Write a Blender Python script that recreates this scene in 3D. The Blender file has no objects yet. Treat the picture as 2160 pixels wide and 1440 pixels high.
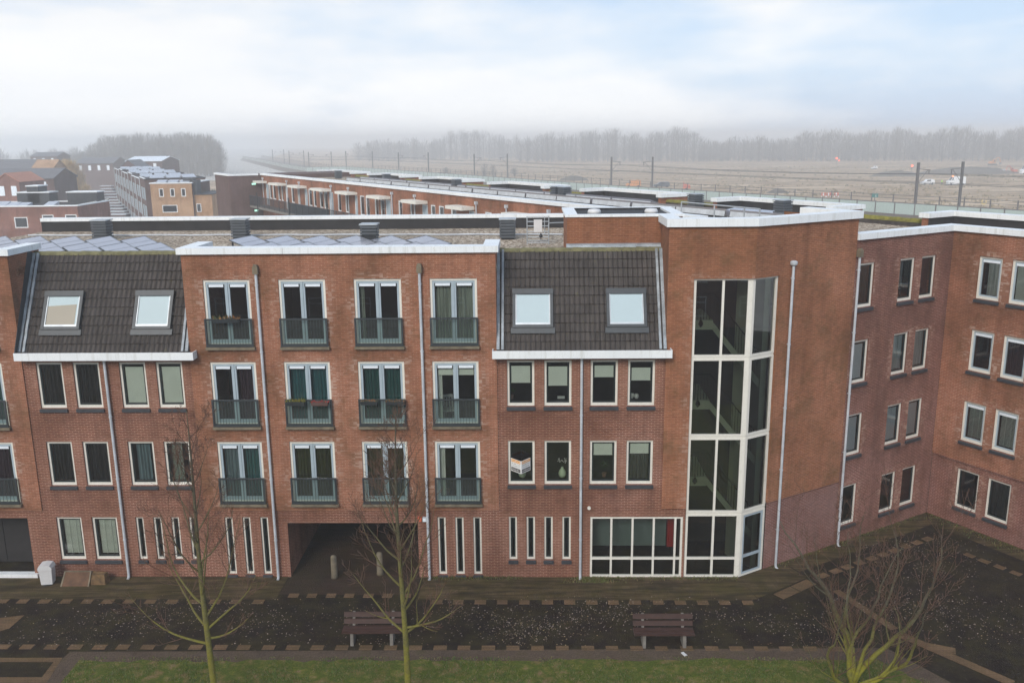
import bpy, math, random
from mathutils import Matrix, Vector
R=math.radians; rnd=random.Random(7)
HAZE=.0015; HG=.2; HB=1.2; SUNE=1.5; EXPO=.66; SKYLOC=(3.1,1.7,.4)
sc=bpy.context.scene; col=sc.collection
# ------------------------------------------------------------------ helpers
WM={}
def frame(x,y,deg,z=0): return Matrix.Translation((x,y,z))@Matrix.Rotation(R(deg),4,'Z')
I4=Matrix.Identity(4)
def tag(o,label=None,cat=None,group=None,kind=None):
    if label: o['label']=label
    if cat: o['category']=cat
    if group: o['group']=group
    if kind: o['kind']=kind
    return o
def empty(name,M,label=None,cat=None,group=None):
    o=bpy.data.objects.new(name,None); col.objects.link(o); o.matrix_world=M; o.empty_display_size=.3
    WM[o.name]=M.copy(); return tag(o,label,cat,group)
class MB:
    def __init__(s,M=I4): s.v=[];s.f=[];s.m=[];s.a={};s.b={};s.M=M
    def p(s,x,y,z):
        s.v.append(s.M@Vector((x,y,z))); return len(s.v)-1
    def face(s,idx,mi=0): s.f.append(tuple(idx)); s.m.append(mi)
    def poly(s,pts,mi=0): s.face([s.p(*q) for q in pts],mi)
    def box(s,x0,x1,y0,y1,z0,z1,mi=0):
        i=[s.p(x,y,z) for z in (z0,z1) for y in (y0,y1) for x in (x0,x1)]
        for q in ((0,2,3,1),(4,5,7,6),(0,1,5,4),(2,6,7,3),(0,4,6,2),(1,3,7,5)): s.face([i[k] for k in q],mi)
    def hexa(s,b,t,mi=0):          # four bottom points, four top points (ccw from above)
        i=[s.p(*q) for q in list(b)+list(t)]
        for q in ((3,2,1,0),(4,5,6,7),(0,1,5,4),(1,2,6,5),(2,3,7,6),(3,0,4,7)): s.face([i[k] for k in q],mi)
    def prism(s,prof,y0,y1,mi=0):  # profile in xz, extruded along y
        n=len(prof); a=[s.p(x,y0,z) for x,z in prof]; b=[s.p(x,y1,z) for x,z in prof]
        s.face(a,mi); s.face(b[::-1],mi)
        for k in range(n): s.face([a[k],b[k],b[(k+1)%n],a[(k+1)%n]],mi)
    def slab(s,pts,z0,z1,mi=0):    # plan polygon (ccw) extruded in z
        n=len(pts); a=[s.p(x,y,z0) for x,y in pts]; b=[s.p(x,y,z1) for x,y in pts]
        s.face(a[::-1],mi); s.face(b,mi)
        for k in range(n): s.face([a[k],a[(k+1)%n],b[(k+1)%n],b[k]],mi)
    def tube(s,path,r,n=6,mi=0,cap=True):
        path=[Vector(q) for q in path]; m=len(path)
        if not isinstance(r,(list,tuple)): r=[r]*m
        rings=[]; ref=None
        for k in range(m):
            d=(path[min(k+1,m-1)]-path[max(k-1,0)])
            if d.length<1e-9: d=Vector((0,0,1))
            d.normalize()
            if ref is None:
                ref=d.cross(Vector((0,0,1)) if abs(d.z)<.9 else Vector((1,0,0))).normalized()
            else:
                ref=(ref-d*ref.dot(d))
                if ref.length<1e-6: ref=d.cross(Vector((.3,.7,.2)))
                ref.normalize()
            b=d.cross(ref)
            rings.append([s.p(*(path[k]+(ref*math.cos(2*math.pi*j/n)+b*math.sin(2*math.pi*j/n))*r[k])) for j in range(n)])
        for k in range(m-1):
            for j in range(n): s.face((rings[k][j],rings[k][(j+1)%n],rings[k+1][(j+1)%n],rings[k+1][j]),mi)
        if cap: s.face(rings[0][::-1],mi); s.face(rings[-1],mi)
    def lathe(s,cx,cy,prof,n=14,mi=0):
        rings=[[s.p(cx+r*math.cos(2*math.pi*j/n),cy+r*math.sin(2*math.pi*j/n),z) for j in range(n)] for r,z in prof]
        for k in range(len(prof)-1):
            for j in range(n): s.face((rings[k][j],rings[k][(j+1)%n],rings[k+1][(j+1)%n],rings[k+1][j]),mi)
        s.face(rings[0][::-1],mi); s.face(rings[-1],mi)
    def frame4(s,x0,x1,z0,z1,w,y0,y1,mi=0,wb=None,wt=None):
        wb=w if wb is None else wb; wt=w if wt is None else wt
        s.box(x0,x0+w,y0,y1,z0,z1,mi); s.box(x1-w,x1,y0,y1,z0,z1,mi)
        s.box(x0+w,x1-w,y0,y1,z1-wt,z1,mi); s.box(x0+w,x1-w,y0,y1,z0,z0+wb,mi)
    def wall(s,x0,x1,z0,z1,y,holes=(),rev=.13,mi=0,ext=.38):
        # sheet with openings, reveals, and a 'bloom' attribute that is 1 beside the openings
        X={x0,x1}; Z={z0,z1}
        for a,b,c,d in holes:
            X|={a,b,a-ext,b+ext,(a+b)/2}; Z|={c,d,c-ext*.6,d+ext*.6,c-.25,c-.75}
        X=sorted(q for q in X if x0-1e-6<=q<=x1+1e-6); Z=sorted(q for q in Z if z0-1e-6<=q<=z1+1e-6)
        def bl(x,z):
            w=0
            for a,b,c,d in holes:
                dx=max(a-x,0,x-b); dz=max(c-z,0,z-d)*1.6
                w=max(w,1-math.hypot(dx,dz)/ext)
            return max(0,w)
        def st(x,z):
            w=0
            for a,b,c,d in holes:
                if z<c-.02 and a-.5<x<b+.5 and b-a>.6: w=max(w,(1-(c-z)/.8)*(1-max(0,a-x,x-b)/.5)*(.45 if a+.3<x<b-.3 else 1))
            return max(0,w)
        G={}
        def g(i,j):
            if (i,j) not in G:
                G[i,j]=s.p(X[i],y,Z[j]); s.a[G[i,j]]=bl(X[i],Z[j]); s.b[G[i,j]]=st(X[i],Z[j])
            return G[i,j]
        for i in range(len(X)-1):
            for j in range(len(Z)-1):
                cx=(X[i]+X[i+1])/2; cz=(Z[j]+Z[j+1])/2
                if any(a<cx<b and c<cz<d for a,b,c,d in holes): continue
                s.face((g(i,j),g(i+1,j),g(i+1,j+1),g(i,j+1)),mi)
        for a,b,c,d in holes:
            for (q,w) in (((a,c),(a,d)),((a,d),(b,d)),((b,d),(b,c)),((b,c),(a,c))):
                s.poly([(q[0],y,q[1]),(w[0],y,w[1]),(w[0],y+rev,w[1]),(q[0],y+rev,q[1])],mi)
    def build(s,name,mats,parent=None,smooth=False,label=None,cat=None,group=None,kind=None,origin=None):
        if not isinstance(mats,(list,tuple)): mats=[mats]
        vs=s.v; PM=WM[parent.name] if parent else I4; inv=PM.inverted()
        lo=[inv@q for q in vs]
        if origin is not None: c=inv@Vector(origin)
        else:
            mn=[min(q[k] for q in lo) for k in range(3)]; mx=[max(q[k] for q in lo) for k in range(3)]
            c=Vector(((mn[0]+mx[0])/2,(mn[1]+mx[1])/2,mn[2]))
        me=bpy.data.meshes.new(name); me.from_pydata([q-c for q in lo],[],s.f)
        for m_ in mats: me.materials.append(m_)
        me.polygons.foreach_set('material_index',s.m)
        if smooth: me.polygons.foreach_set('use_smooth',[True]*len(s.f))
        uv=me.uv_layers.new(name='UVMap'); data=[0.]*(2*len(me.loops)); li=0
        for f in s.f:
            a,b,cc=vs[f[0]],vs[f[1]],vs[f[2]]; nr=(b-a).cross(cc-a)
            if nr.length<1e-12 and len(f)>3: nr=(vs[f[2]]-a).cross(vs[f[3]]-a)
            if nr.length>1e-12: nr.normalize()
            if abs(nr.z)<.8:
                t=Vector((-nr.y,nr.x,0)); t=t.normalized() if t.length>1e-6 else Vector((1,0,0))
                if t.x+t.y*.01<0: t=-t
                for k in f: q=vs[k]; data[li]=q.dot(t); data[li+1]=q.z; li+=2
            else:
                for k in f: q=vs[k]; data[li]=q.x; data[li+1]=q.y; li+=2
        uv.data.foreach_set('uv',data)
        if s.a:
            at=me.attributes.new('bloom','FLOAT','POINT'); at.data.foreach_set('value',[s.a.get(k,0.) for k in range(len(vs))])
            at=me.attributes.new('stain','FLOAT','POINT'); at.data.foreach_set('value',[s.b.get(k,0.) for k in range(len(vs))])
        o=bpy.data.objects.new(name,me); col.objects.link(o); o.location=c
        if parent: o.parent=parent
        WM[o.name]=PM@Matrix.Translation(c)
        return tag(o,label,cat,group,kind)
def dup(o,M=None,parent=None,label=None,group=None):
    c=o.copy(); col.objects.link(c)
    if parent: c.parent=parent; WM[c.name]=WM[parent.name]@WM[o.parent.name].inverted()@WM[o.name]
    if M is not None: c.matrix_world=M; WM[c.name]=M.copy()
    if label: c['label']=label
    if group: c['group']=group
    for ch in list(o.children): dup(ch,None,c)
    return c
# ------------------------------------------------------------------ materials
class N:
    def __init__(s,name):
        m=bpy.data.materials.new(name); m.use_nodes=True; s.mat=m; s.t=m.node_tree; s.t.nodes.clear()
        s.out=s.n('ShaderNodeOutputMaterial')
    def n(s,typ,**kw):
        q=s.t.nodes.new(typ)
        for k,v in kw.items():
            if k.startswith('i_'):
                key=k[2:]; key=int(key) if key.isdigit() else key.replace('_',' ')
                q.inputs[key].default_value=v
            else: setattr(q,k,v)
        return q
    def l(s,a,b): s.t.links.new(a,b)
    def coord(s,kind='UV',scale=(1,1,1)):
        tc=s.n('ShaderNodeTexCoord'); mp=s.n('ShaderNodeMapping'); mp.inputs['Scale'].default_value=scale
        if kind=='World':
            g=s.n('ShaderNodeNewGeometry'); s.l(g.outputs['Position'],mp.inputs[0])
        else: s.l(tc.outputs[kind],mp.inputs[0])
        return mp.outputs[0]
    def noise(s,vec,scale,detail=4,rough=.55):
        q=s.n('ShaderNodeTexNoise'); q.inputs['Scale'].default_value=scale; q.inputs['Detail'].default_value=detail; q.inputs['Roughness'].default_value=rough
        s.l(vec,q.inputs['Vector']); return q.outputs['Fac']
    def ramp(s,fac,*st):
        q=s.n('ShaderNodeValToRGB'); cr=q.color_ramp
        while len(cr.elements)<len(st): cr.elements.new(.5)
        for e,(p,c) in zip(cr.elements,st):
            e.position=p; e.color=(c,c,c,1) if not isinstance(c,(tuple,list)) else tuple(c)+(1,)
        s.l(fac,q.inputs[0]); return q.outputs[0]
    def mix(s,fac,a,b,mode='MIX'):
        q=s.n('ShaderNodeMix',data_type='RGBA',blend_type=mode)
        for k,v in ((0,fac),(6,a),(7,b)):
            if isinstance(v,(int,float)): q.inputs[k].default_value=v
            elif isinstance(v,(tuple,list)): q.inputs[k].default_value=tuple(v)+(1,)
            else: s.l(v,q.inputs[k])
        return q.outputs[2]
    def math(s,op,a,b=None):
        q=s.n('ShaderNodeMath',operation=op)
        for k,v in ((0,a),(1,b)):
            if v is None: continue
            if isinstance(v,(int,float)): q.inputs[k].default_value=v
            else: s.l(v,q.inputs[k])
        return q.outputs[0]
    def bsdf(s,color,rough=.7,metal=0,spec=.5,bump=None,bd=.02):
        q=s.n('ShaderNodeBsdfPrincipled'); q.inputs['Metallic'].default_value=metal; q.inputs['Specular IOR Level'].default_value=spec
        for k,v in (('Base Color',color),('Roughness',rough)):
            if isinstance(v,(int,float)): q.inputs[k].default_value=v
            elif isinstance(v,(tuple,list)): q.inputs[k].default_value=tuple(v)+(1,)
            else: s.l(v,q.inputs[k])
        if bump is not None:
            b=s.n('ShaderNodeBump'); b.inputs['Distance'].default_value=bd; b.inputs['Strength'].default_value=.8; s.l(bump,b.inputs['Height']); s.l(b.outputs[0],q.inputs['Normal'])
        s.l(q.outputs[0],s.out.inputs[0]); return s.mat
def plain(name,c,rough=.6,var=.18,scale=3.,metal=0,dirt=None,spec=.5,kind='World'):
    k=N(name); v=k.coord(kind); f=k.noise(v,scale,5); g=k.noise(v,scale*9,3)
    c0=tuple(max(0,q*(1-var)) for q in c); c1=tuple(min(1,q*(1+var)) for q in c)
    cc=k.ramp(f,(.3,c0),(.7,c1))
    if dirt: cc=k.mix(k.ramp(g,(.5,0.),(.75,dirt[1])),cc,dirt[0])
    return k.bsdf(cc,rough,metal,spec)
def brick(name,ca,cb,mortar,stain,bloom=.0,green=0.,ms=.007):
    k=N(name); uv=k.coord('UV')
    b=k.n('ShaderNodeTexBrick'); b.offset=.5
    for q,v in (('Scale',1.),('Mortar Size',ms),('Mortar Smooth',.1),('Bias',0.),('Brick Width',.22),('Row Height',.0625)): b.inputs[q].default_value=v
    b.inputs['Color1'].default_value=ca+(1,); b.inputs['Color2'].default_value=cb+(1,); b.inputs['Mortar'].default_value=mortar+(1,)
    k.l(uv,b.inputs['Vector'])
    w=k.coord('World')
    big=k.noise(w,.55,5,.6); mid=k.noise(w,2.2,5,.65)
    c=k.mix(k.ramp(big,(.42,0.),(.68,.62)),b.outputs['Color'],stain)
    uvb=k.coord('UV',(8.,17.5,1)); sn=k.n('ShaderNodeTexWhiteNoise',noise_dimensions='2D'); fl=k.n('ShaderNodeVectorMath',operation='FLOOR'); k.l(uvb,fl.inputs[0]); k.l(fl.outputs[0],sn.inputs['Vector'])
    c=k.mix(.6,c,k.ramp(sn.outputs[0],(0.,.80),(.5,1.),(1.,1.16)),'MULTIPLY')
    streak=k.noise(k.coord('World',(2.5,2.5,.28)),1.0,4,.6)
    c=k.mix(k.ramp(streak,(.45,0.),(.75,.45)),c,tuple(q*.6 for q in stain))
    if green: c=k.mix(k.math('MULTIPLY',k.ramp(k.noise(w,1.1,6,.7),(.5,0.),(.66,green)),1.),c,(.085,.065,.02))
    sa=k.n('ShaderNodeAttribute',attribute_name='stain')
    c=k.mix(k.math('MULTIPLY',sa.outputs['Fac'],k.ramp(mid,(.3,.25),(.65,.85))),c,tuple(q*.62 for q in stain))
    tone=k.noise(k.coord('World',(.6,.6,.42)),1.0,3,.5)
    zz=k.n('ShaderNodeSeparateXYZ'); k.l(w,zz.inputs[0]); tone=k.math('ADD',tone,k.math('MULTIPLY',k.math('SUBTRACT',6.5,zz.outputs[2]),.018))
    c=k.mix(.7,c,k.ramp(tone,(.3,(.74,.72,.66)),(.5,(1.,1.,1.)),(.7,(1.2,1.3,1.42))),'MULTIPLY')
    if bloom:
        at=k.n('ShaderNodeAttribute',attribute_name='bloom')
        f=k.math('MULTIPLY',k.ramp(sn.outputs[0],(.60,0.),(.70,1.)),k.ramp(mid,(.42,0.),(.62,1.)))
        f=k.math('MULTIPLY',f,k.math('ADD',k.math('MULTIPLY',at.outputs['Fac'],bloom*1.2),bloom*.1))
        c=k.mix(k.math('MULTIPLY',f,.8),c,(.50,.38,.31))
        pale=k.math('MULTIPLY',k.math('MULTIPLY',at.outputs['Fac'],.33),k.ramp(mid,(.35,0.),(.6,1.)))
        c=k.mix(pale,c,(.42,.22,.15))
    return k.bsdf(c,.88,0,.25,b.outputs['Fac'],-.006)
M={}
M['orange']=brick('orange_brick',(.335,.126,.068),(.275,.099,.053),(.43,.245,.16),(.16,.068,.030),.8,.25)
M['orangeT']=brick('stained_orange_brick',(.325,.118,.056),(.265,.093,.044),(.39,.21,.125),(.19,.080,.034),.5,.28)
M['brown']=brick('brown_brick',(.19,.054,.033),(.145,.042,.026),(.38,.225,.15),(.14,.052,.031),.12,.08,.011)
M['mauve']=brick('mauve_brick',(.21,.072,.052),(.165,.054,.040),(.34,.20,.15),(.13,.055,.040),.55,.1,.010)
M['plum']=brick('base_brick',(.20,.074,.053),(.16,.057,.042),(.28,.18,.15),(.27,.155,.13),.5,.12,.009)
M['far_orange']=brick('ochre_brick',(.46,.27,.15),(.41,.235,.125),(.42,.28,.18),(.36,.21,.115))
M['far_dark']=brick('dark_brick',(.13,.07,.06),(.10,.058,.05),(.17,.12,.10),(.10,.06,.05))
def whitec():
    k=N('white_coping'); v=k.coord('World'); c=k.ramp(k.noise(v,1.2,4),(.3,(.74,.76,.76)),(.7,(.82,.835,.83)))
    c=k.mix(k.ramp(k.noise(k.coord('World',(7,7,.4)),1.,4,.65),(.52,0.),(.75,.5)),c,(.46,.45,.39)); c=k.mix(k.ramp(k.noise(v,3.5,6,.7),(.58,0.),(.75,.4)),c,(.5,.5,.42))
    return k.bsdf(c,.5,0,.4)
M['white']=whitec()
M['paleroof']=plain('pale_roof_glass',(.42,.45,.50),.4,.1,.5)
M['cream']=plain('cream_frame',(.74,.71,.63),.45,.05,2.,dirt=((.45,.42,.33),.3))
M['anthra']=plain('anthracite_metal',(.030,.036,.040),.45,.2,3.)
M['sash']=plain('dark_green_sash',(.018,.026,.026),.4,.2,3.)
M['leaf']=plain('blue_grey_door_frame',(.36,.43,.47),.45,.06,2.)
M['ventw']=plain('white_vent_strip',(.75,.80,.84),.4,.05,3.)
M['slate']=plain('slate_sill',(.035,.038,.045),.6,.25,5.)
M['stone']=plain('mossy_stone_sill',(.16,.13,.085),.85,.35,4.)
M['zinc']=plain('zinc_pipe',(.52,.55,.58),.5,.15,2.5,.1,dirt=((.30,.28,.24),.5))
M['lead']=plain('lead_flashing',(.30,.33,.35),.55,.35,3.,dirt=((.12,.13,.14),.8))
M['bitumen']=plain('black_bitumen',(.018,.016,.016),.8,.3,2.)
M['greyclad']=plain('dark_slate_cladding',(.030,.033,.038),.65,.25,3.)
M['moss']=plain('mossy_ridge_tile',(.15,.135,.07),.9,.4,5.,dirt=((.2,.19,.02),.7))
M['mossy']=plain('yellow_moss',(.20,.18,.03),.95,.4,5.,dirt=((.05,.045,.02),.7))
M['pv']=plain('solar_glass',(.42,.42,.46),.2,.06,1.,.55,None,.9)
M['ventgrey']=plain('vent_louvre',(.075,.085,.095),.5,.15,3.)
M['pvframe']=plain('aluminium_frame',(.12,.13,.14),.4,.15,2.,.5)
M['steel']=plain('galvanised_steel',(.42,.45,.47),.4,.15,3.,.4)
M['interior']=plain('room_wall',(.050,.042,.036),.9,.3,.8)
M['cream_in']=plain('stairwell_plaster',(.66,.66,.55),.8,.08,1.5)
M['blind']=plain('pale_roller_blind',(.90,.92,.84),.85,.05,2.)
M['whiteblind']=plain('white_skylight_blind',(.93,.95,.96),.7,.02,1.)
M['beige']=plain('beige_painted_reflection',(.72,.52,.38),.8,.04,1.)  # colour of a tan building's reflection, painted into the skylight
def cloth(name,c):
    k=N(name); v=k.coord('UV',(1,.04,1)); f=k.noise(v,14,3,.6)
    return k.bsdf(k.ramp(f,(.3,tuple(q*.6 for q in c)),(.65,tuple(min(1,q*1.2) for q in c))),.9,0,.2)
for nm,c in (('teal',(.045,.16,.19)),('green',(.03,.12,.12)),('brownc',(.075,.055,.035)),('olive',(.055,.06,.03)),('sheer',(.33,.36,.32)),('bluesheer',(.20,.27,.31)),('lace',(.85,.88,.82)),('purple',(.06,.03,.05)),('screen',(.026,.024,.024)),('warm',(.33,.22,.13)),('dimsheer',(.10,.10,.095))): M[nm]=cloth(nm+'_curtain',c)
def glass(name,tint,ior=1.55,rough=.01):
    k=N(name); t=k.n('ShaderNodeBsdfTransparent'); t.inputs[0].default_value=tint+(1,)
    g=k.n('ShaderNodeBsdfGlossy'); g.inputs['Roughness'].default_value=rough
    fr=k.n('ShaderNodeFresnel'); fr.inputs[0].default_value=ior
    nb=k.n('ShaderNodeBump'); nb.inputs['Distance'].default_value=.002; nb.inputs['Strength'].default_value=.3
    k.l(k.noise(k.coord('World'),1.1,2),nb.inputs['Height']); k.l(nb.outputs[0],g.inputs['Normal'])
    mx=k.n('ShaderNodeMixShader'); k.l(k.math('MULTIPLY',fr.outputs[0],2.1),mx.inputs[0]); k.l(t.outputs[0],mx.inputs[1]); k.l(g.outputs[0],mx.inputs[2]); k.l(mx.outputs[0],k.out.inputs[0])
    return k.mat
M['glass']=glass('window_glass',(.90,.96,.91)); M['clear']=glass('stair_glass',(.66,.74,.64),1.75); M['rail_glass']=None
M['skyglass']=glass('skylight_glass',(.86,.95,.97),1.7); M['greenglass']=plain('barrier_glass',(.36,.43,.385),.4,.06,.3)
def railglass():
    k=N('tinted_rail_panel'); t=k.n('ShaderNodeBsdfTransparent'); t.inputs[0].default_value=(.78,.86,.82,1); d=k.n('ShaderNodeBsdfPrincipled'); d.inputs['Base Color'].default_value=(.15,.17,.16,1); d.inputs['Roughness'].default_value=.25
    mx=k.n('ShaderNodeMixShader'); mx.inputs[0].default_value=.2; k.l(t.outputs[0],mx.inputs[1]); k.l(d.outputs[0],mx.inputs[2]); k.l(mx.outputs[0],k.out.inputs[0]); return k.mat
M['rail_glass']=railglass()
def gravel():
    k=N('roof_gravel'); v=k.coord('World'); q=k.n('ShaderNodeTexVoronoi'); q.inputs['Scale'].default_value=13; k.l(v,q.inputs['Vector'])
    sp=k.n('ShaderNodeSeparateColor'); k.l(q.outputs['Color'],sp.inputs[0])
    c=k.ramp(sp.outputs[0],(0.,(.08,.055,.04)),(.35,(.27,.20,.14)),(.7,(.46,.36,.26)),(1.,(.75,.66,.53)))
    c=k.mix(k.ramp(k.noise(v,.5,4),(.4,0.),(.7,.5)),c,(.13,.11,.08))
    return k.bsdf(c,.9,0,.2,q.outputs['Distance'],-.03)
M['gravel']=gravel()
def tile():
    k=N('concrete_roof_tile'); v=k.coord('World'); f=k.noise(v,1.3,5,.6); g=k.noise(v,9,4,.6)
    c=k.ramp(f,(.3,(.040,.032,.027)),(.7,(.068,.056,.049)))
    uvt=k.coord('UV',(1/.168,3.46,1)); fl=k.n('ShaderNodeVectorMath',operation='FLOOR'); k.l(uvt,fl.inputs[0]); wn=k.n('ShaderNodeTexWhiteNoise',noise_dimensions='2D'); k.l(fl.outputs[0],wn.inputs['Vector']); c=k.mix(.8,c,k.ramp(wn.outputs[0],(0.,.7),(.5,1.),(1.,1.35)),'MULTIPLY')
    c=k.mix(k.ramp(g,(.55,0.),(.72,.55)),c,(.075,.062,.045))
    c=k.mix(k.ramp(k.noise(v,2.6,6,.75),(.64,0.),(.72,.8)),c,(.11,.10,.03))
    return k.bsdf(c,.75,0,.35)
M['tile']=tile()
def paving(name,a,b,tint,moss=.0,leaf=.0,scale=1.):
    k=N(name); w=k.coord('World',(1,1,1)); br=k.n('ShaderNodeTexBrick'); br.offset=.5
    for q,v in (('Scale',1.),('Mortar Size',.006),('Bias',0.),('Brick Width',.3*scale),('Row Height',.3*scale)): br.inputs[q].default_value=v
    br.inputs['Color1'].default_value=a+(1,); br.inputs['Color2'].default_value=b+(1,); br.inputs['Mortar'].default_value=tuple(q*.5 for q in a)+(1,)
    k.l(w,br.inputs['Vector'])
    c=k.mix(k.ramp(k.noise(w,.45,5,.6),(.38,0.),(.65,.8)),br.outputs['Color'],tint)
    if moss:
        c=k.mix(k.ramp(k.noise(w,1.3,6,.7),(.42,0.),(.62,moss)),c,(.062,.052,.014))
        c=k.mix(k.ramp(k.noise(k.coord('World',(.30,3.2,1)),1.6,5,.7),(.42,0.),(.6,moss)),c,(.022,.016,.010))
    if leaf:
        q=k.n('ShaderNodeTexVoronoi'); q.inputs['Scale'].default_value=13; k.l(w,q.inputs['Vector'])
        sp=k.n('ShaderNodeSeparateColor'); k.l(q.outputs['Color'],sp.inputs[0])
        f=k.math('MULTIPLY',k.ramp(sp.outputs[0],(.55,0.),(.9,leaf)),k.ramp(q.outputs['Distance'],(.2,1.),(.45,0.)))
        f=k.math('MULTIPLY',f,k.ramp(k.noise(w,.7,4),(.36,0.),(.6,1.)))
        c=k.mix(f,c,k.ramp(sp.outputs[1],(0.,(.045,.028,.022)),(.6,(.12,.085,.06)),(1.,(.26,.21,.16))))
    r=k.ramp(k.noise(w,.8,4),(.35,.65),(.7,.95))
    return k.bsdf(c,r,0,.10,k.noise(w,22,3),.02)
M['dark_pave']=paving('dark_leafy_paving',(.017,.011,.009),(.011,.007,.006),(.022,.013,.010),.45,.3)
M['moss_pave']=paving('mossy_paving',(.15,.10,.055),(.10,.068,.038),(.085,.062,.022),.8)
M['red_pave']=paving('passage_clinker',(.065,.036,.026),(.05,.03,.022),(.035,.026,.018),.3,0,.7)
M['tan']=paving('tan_paver',(.22,.135,.075),(.18,.11,.062),(.13,.082,.045),.3,0,.35)
def soil(name,cols,scale,kind='World',sc3=(1,1,1)):
    k=N(name); w=k.coord('World',sc3); f=k.noise(w,scale,7,.62); n=len(cols)
    c=k.ramp(f,*[(.28+.44*i/(n-1),cc) for i,cc in enumerate(cols)])
    c=k.mix(k.ramp(k.noise(w,scale*11,4),(.4,.65),(.65,1.25)),(0,0,0),c) if 0 else k.mix(.6,c,k.ramp(k.noise(w,scale*11,4),(.35,.6),(.65,1.3)),'MULTIPLY')
    return k.bsdf(c,.95,0,.15,k.noise(w,scale*16,4),.03)
M['dirt']=soil('bare_dirt',((.06,.042,.03),(.10,.07,.05),(.07,.056,.026)),1.6)
M['lawn']=soil('winter_lawn',((.22,.135,.08),(.13,.11,.03),(.06,.085,.010),(.13,.125,.026),(.24,.15,.09)),1.9)
M['field']=soil('cleared_field',((.17,.115,.06),(.48,.34,.21),(.26,.175,.095),(.60,.45,.30),(.19,.145,.07)),.03,sc3=(.8,3.2,1))
M['townground']=soil('street_ground',((.42,.40,.36),(.55,.53,.48)),.1)  # tone raised well above plain ground to bounce light up into the haze
def barkm(name,moss,z0,z1):
    k=N(name); w=k.coord('World'); g=k.n('ShaderNodeNewGeometry'); sp=k.n('ShaderNodeSeparateXYZ'); k.l(g.outputs['Position'],sp.inputs[0])
    h=k.n('ShaderNodeMapRange'); h.inputs[1].default_value=z0; h.inputs[2].default_value=z1; h.inputs[3].default_value=1; h.inputs[4].default_value=0; k.l(sp.outputs[2],h.inputs[0])
    base=k.ramp(k.noise(w,14,5,.6),(.3,(.055,.048,.030)),(.7,(.13,.115,.075)))
    f=k.math('MULTIPLY',k.ramp(k.noise(w,5,5,.65),(.3,.35),(.55,1.)),h.outputs[0])
    c=k.mix(f,base,moss); c=k.mix(k.ramp(k.noise(w,20,3),(.5,0.),(.7,.5)),c,(.05,.04,.025))
    return k.bsdf(c,.9,0,.2,k.noise(w,40,3),.01)
M['bark']=barkm('mossy_bark',(.22,.20,.022),.4,6.2); M['bark3']=barkm('bright_mossy_bark',(.25,.235,.016),.6,2.9)
M['twig']=plain('brown_twig',(.10,.05,.03),.9,.3,6.)
M['bench']=plain('reddish_brown_plank',(.048,.020,.014),.55,.25,6.)
M['concrete']=plain('weathered_concrete',(.17,.155,.135),.85,.2,5.)
M['whiteplastic']=plain('white_plastic',(.62,.61,.60),.45,.05,3.)
M['black']=plain('black_rubber',(.012,.012,.013),.6,.2,3.)
M['red']=plain('red_paint',(.40,.02,.015),.5,.1,3.); M['orangep']=plain('orange_paint',(.62,.25,.06),.45,.06,2.); M['redor']=plain('signal_red_paint',(.55,.12,.06),.5,.08,2.)
M['whitep']=plain('white_vehicle_paint',(.80,.81,.82),.3,.03,1.); M['darkcar']=plain('dark_grey_vehicle_paint',(.07,.075,.09),.3,.08,1.)
M['hivis']=plain('hi_vis_cloth',(.45,.85,.05),.8,.08,3.); M['skin']=plain('skin',(.5,.33,.25),.6,.05,3.); M['navy']=plain('dark_trousers',(.03,.035,.05),.9,.1,3.)
M['carglass']=plain('vehicle_glass',(.02,.025,.03),.1,.1,1.,0,None,.8)
M['yellow']=plain('yellow_paint',(.75,.55,.06),.5,.05,2.)
M['greygreen']=plain('grey_green_panel',(.16,.20,.19),.7,.06,1.)
M['pole']=plain('weathered_steel_pole',(.10,.085,.075),.8,.2,2.)
M['redtile']=plain('orange_red_pantile',(.42,.17,.10),.8,.15,2.); M['greytile']=plain('grey_roof_tile',(.13,.125,.13),.8,.2,2.)
M['vase']=plain('pale_green_vase',(.62,.72,.50),.4,.05,3.)
M['flower']=plain('white_flower',(.75,.70,.68),.8,.1,8.); M['foliage']=plain('dark_foliage',(.035,.06,.018),.8,.4,5.); M['dryflower']=plain('dry_brown_flower',(.25,.12,.04),.9,.4,9.); M['heather']=plain('heather',(.25,.22,.03),.9,.4,9.)
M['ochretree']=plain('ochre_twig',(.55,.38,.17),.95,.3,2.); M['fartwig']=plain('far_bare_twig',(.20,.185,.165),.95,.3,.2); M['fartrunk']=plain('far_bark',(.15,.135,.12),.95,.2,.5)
def lamp(name,c,st):
    k=N(name); e=k.n('ShaderNodeEmission'); e.inputs[0].default_value=c+(1,); e.inputs[1].default_value=st; k.l(e.outputs[0],k.out.inputs[0]); return k.mat
M['redlamp']=lamp('red_beacon',(1,.12,.05),3.); M['orangelamp']=lamp('amber_beacon',(1,.25,.08),2.5); M['exitlamp']=lamp('green_exit_light',(.5,1.,.75),.9)
# ------------------------------------------------------------------ the near apartment block
A=-1.4; K=(8.0476,29.0033); B=30.5
FA=frame(0,29.2,A); FW=frame(K[0],K[1],B)
C=(K[0]+10.65*math.cos(R(B)),K[1]+10.65*math.sin(R(B))); FL=frame(C[0],C[1],B-90)
ROW=(10.88,8.04,5.17,2.32)
def at(F,x,y,z=0): return F@Vector((x,y,z))
def inv2(F,w): q=F.inverted()@Vector(w); return q
def sub(F,x,y,z,deg=0): return F@Matrix.Translation((x,y,z))@Matrix.Rotation(R(deg),4,'Z')

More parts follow.
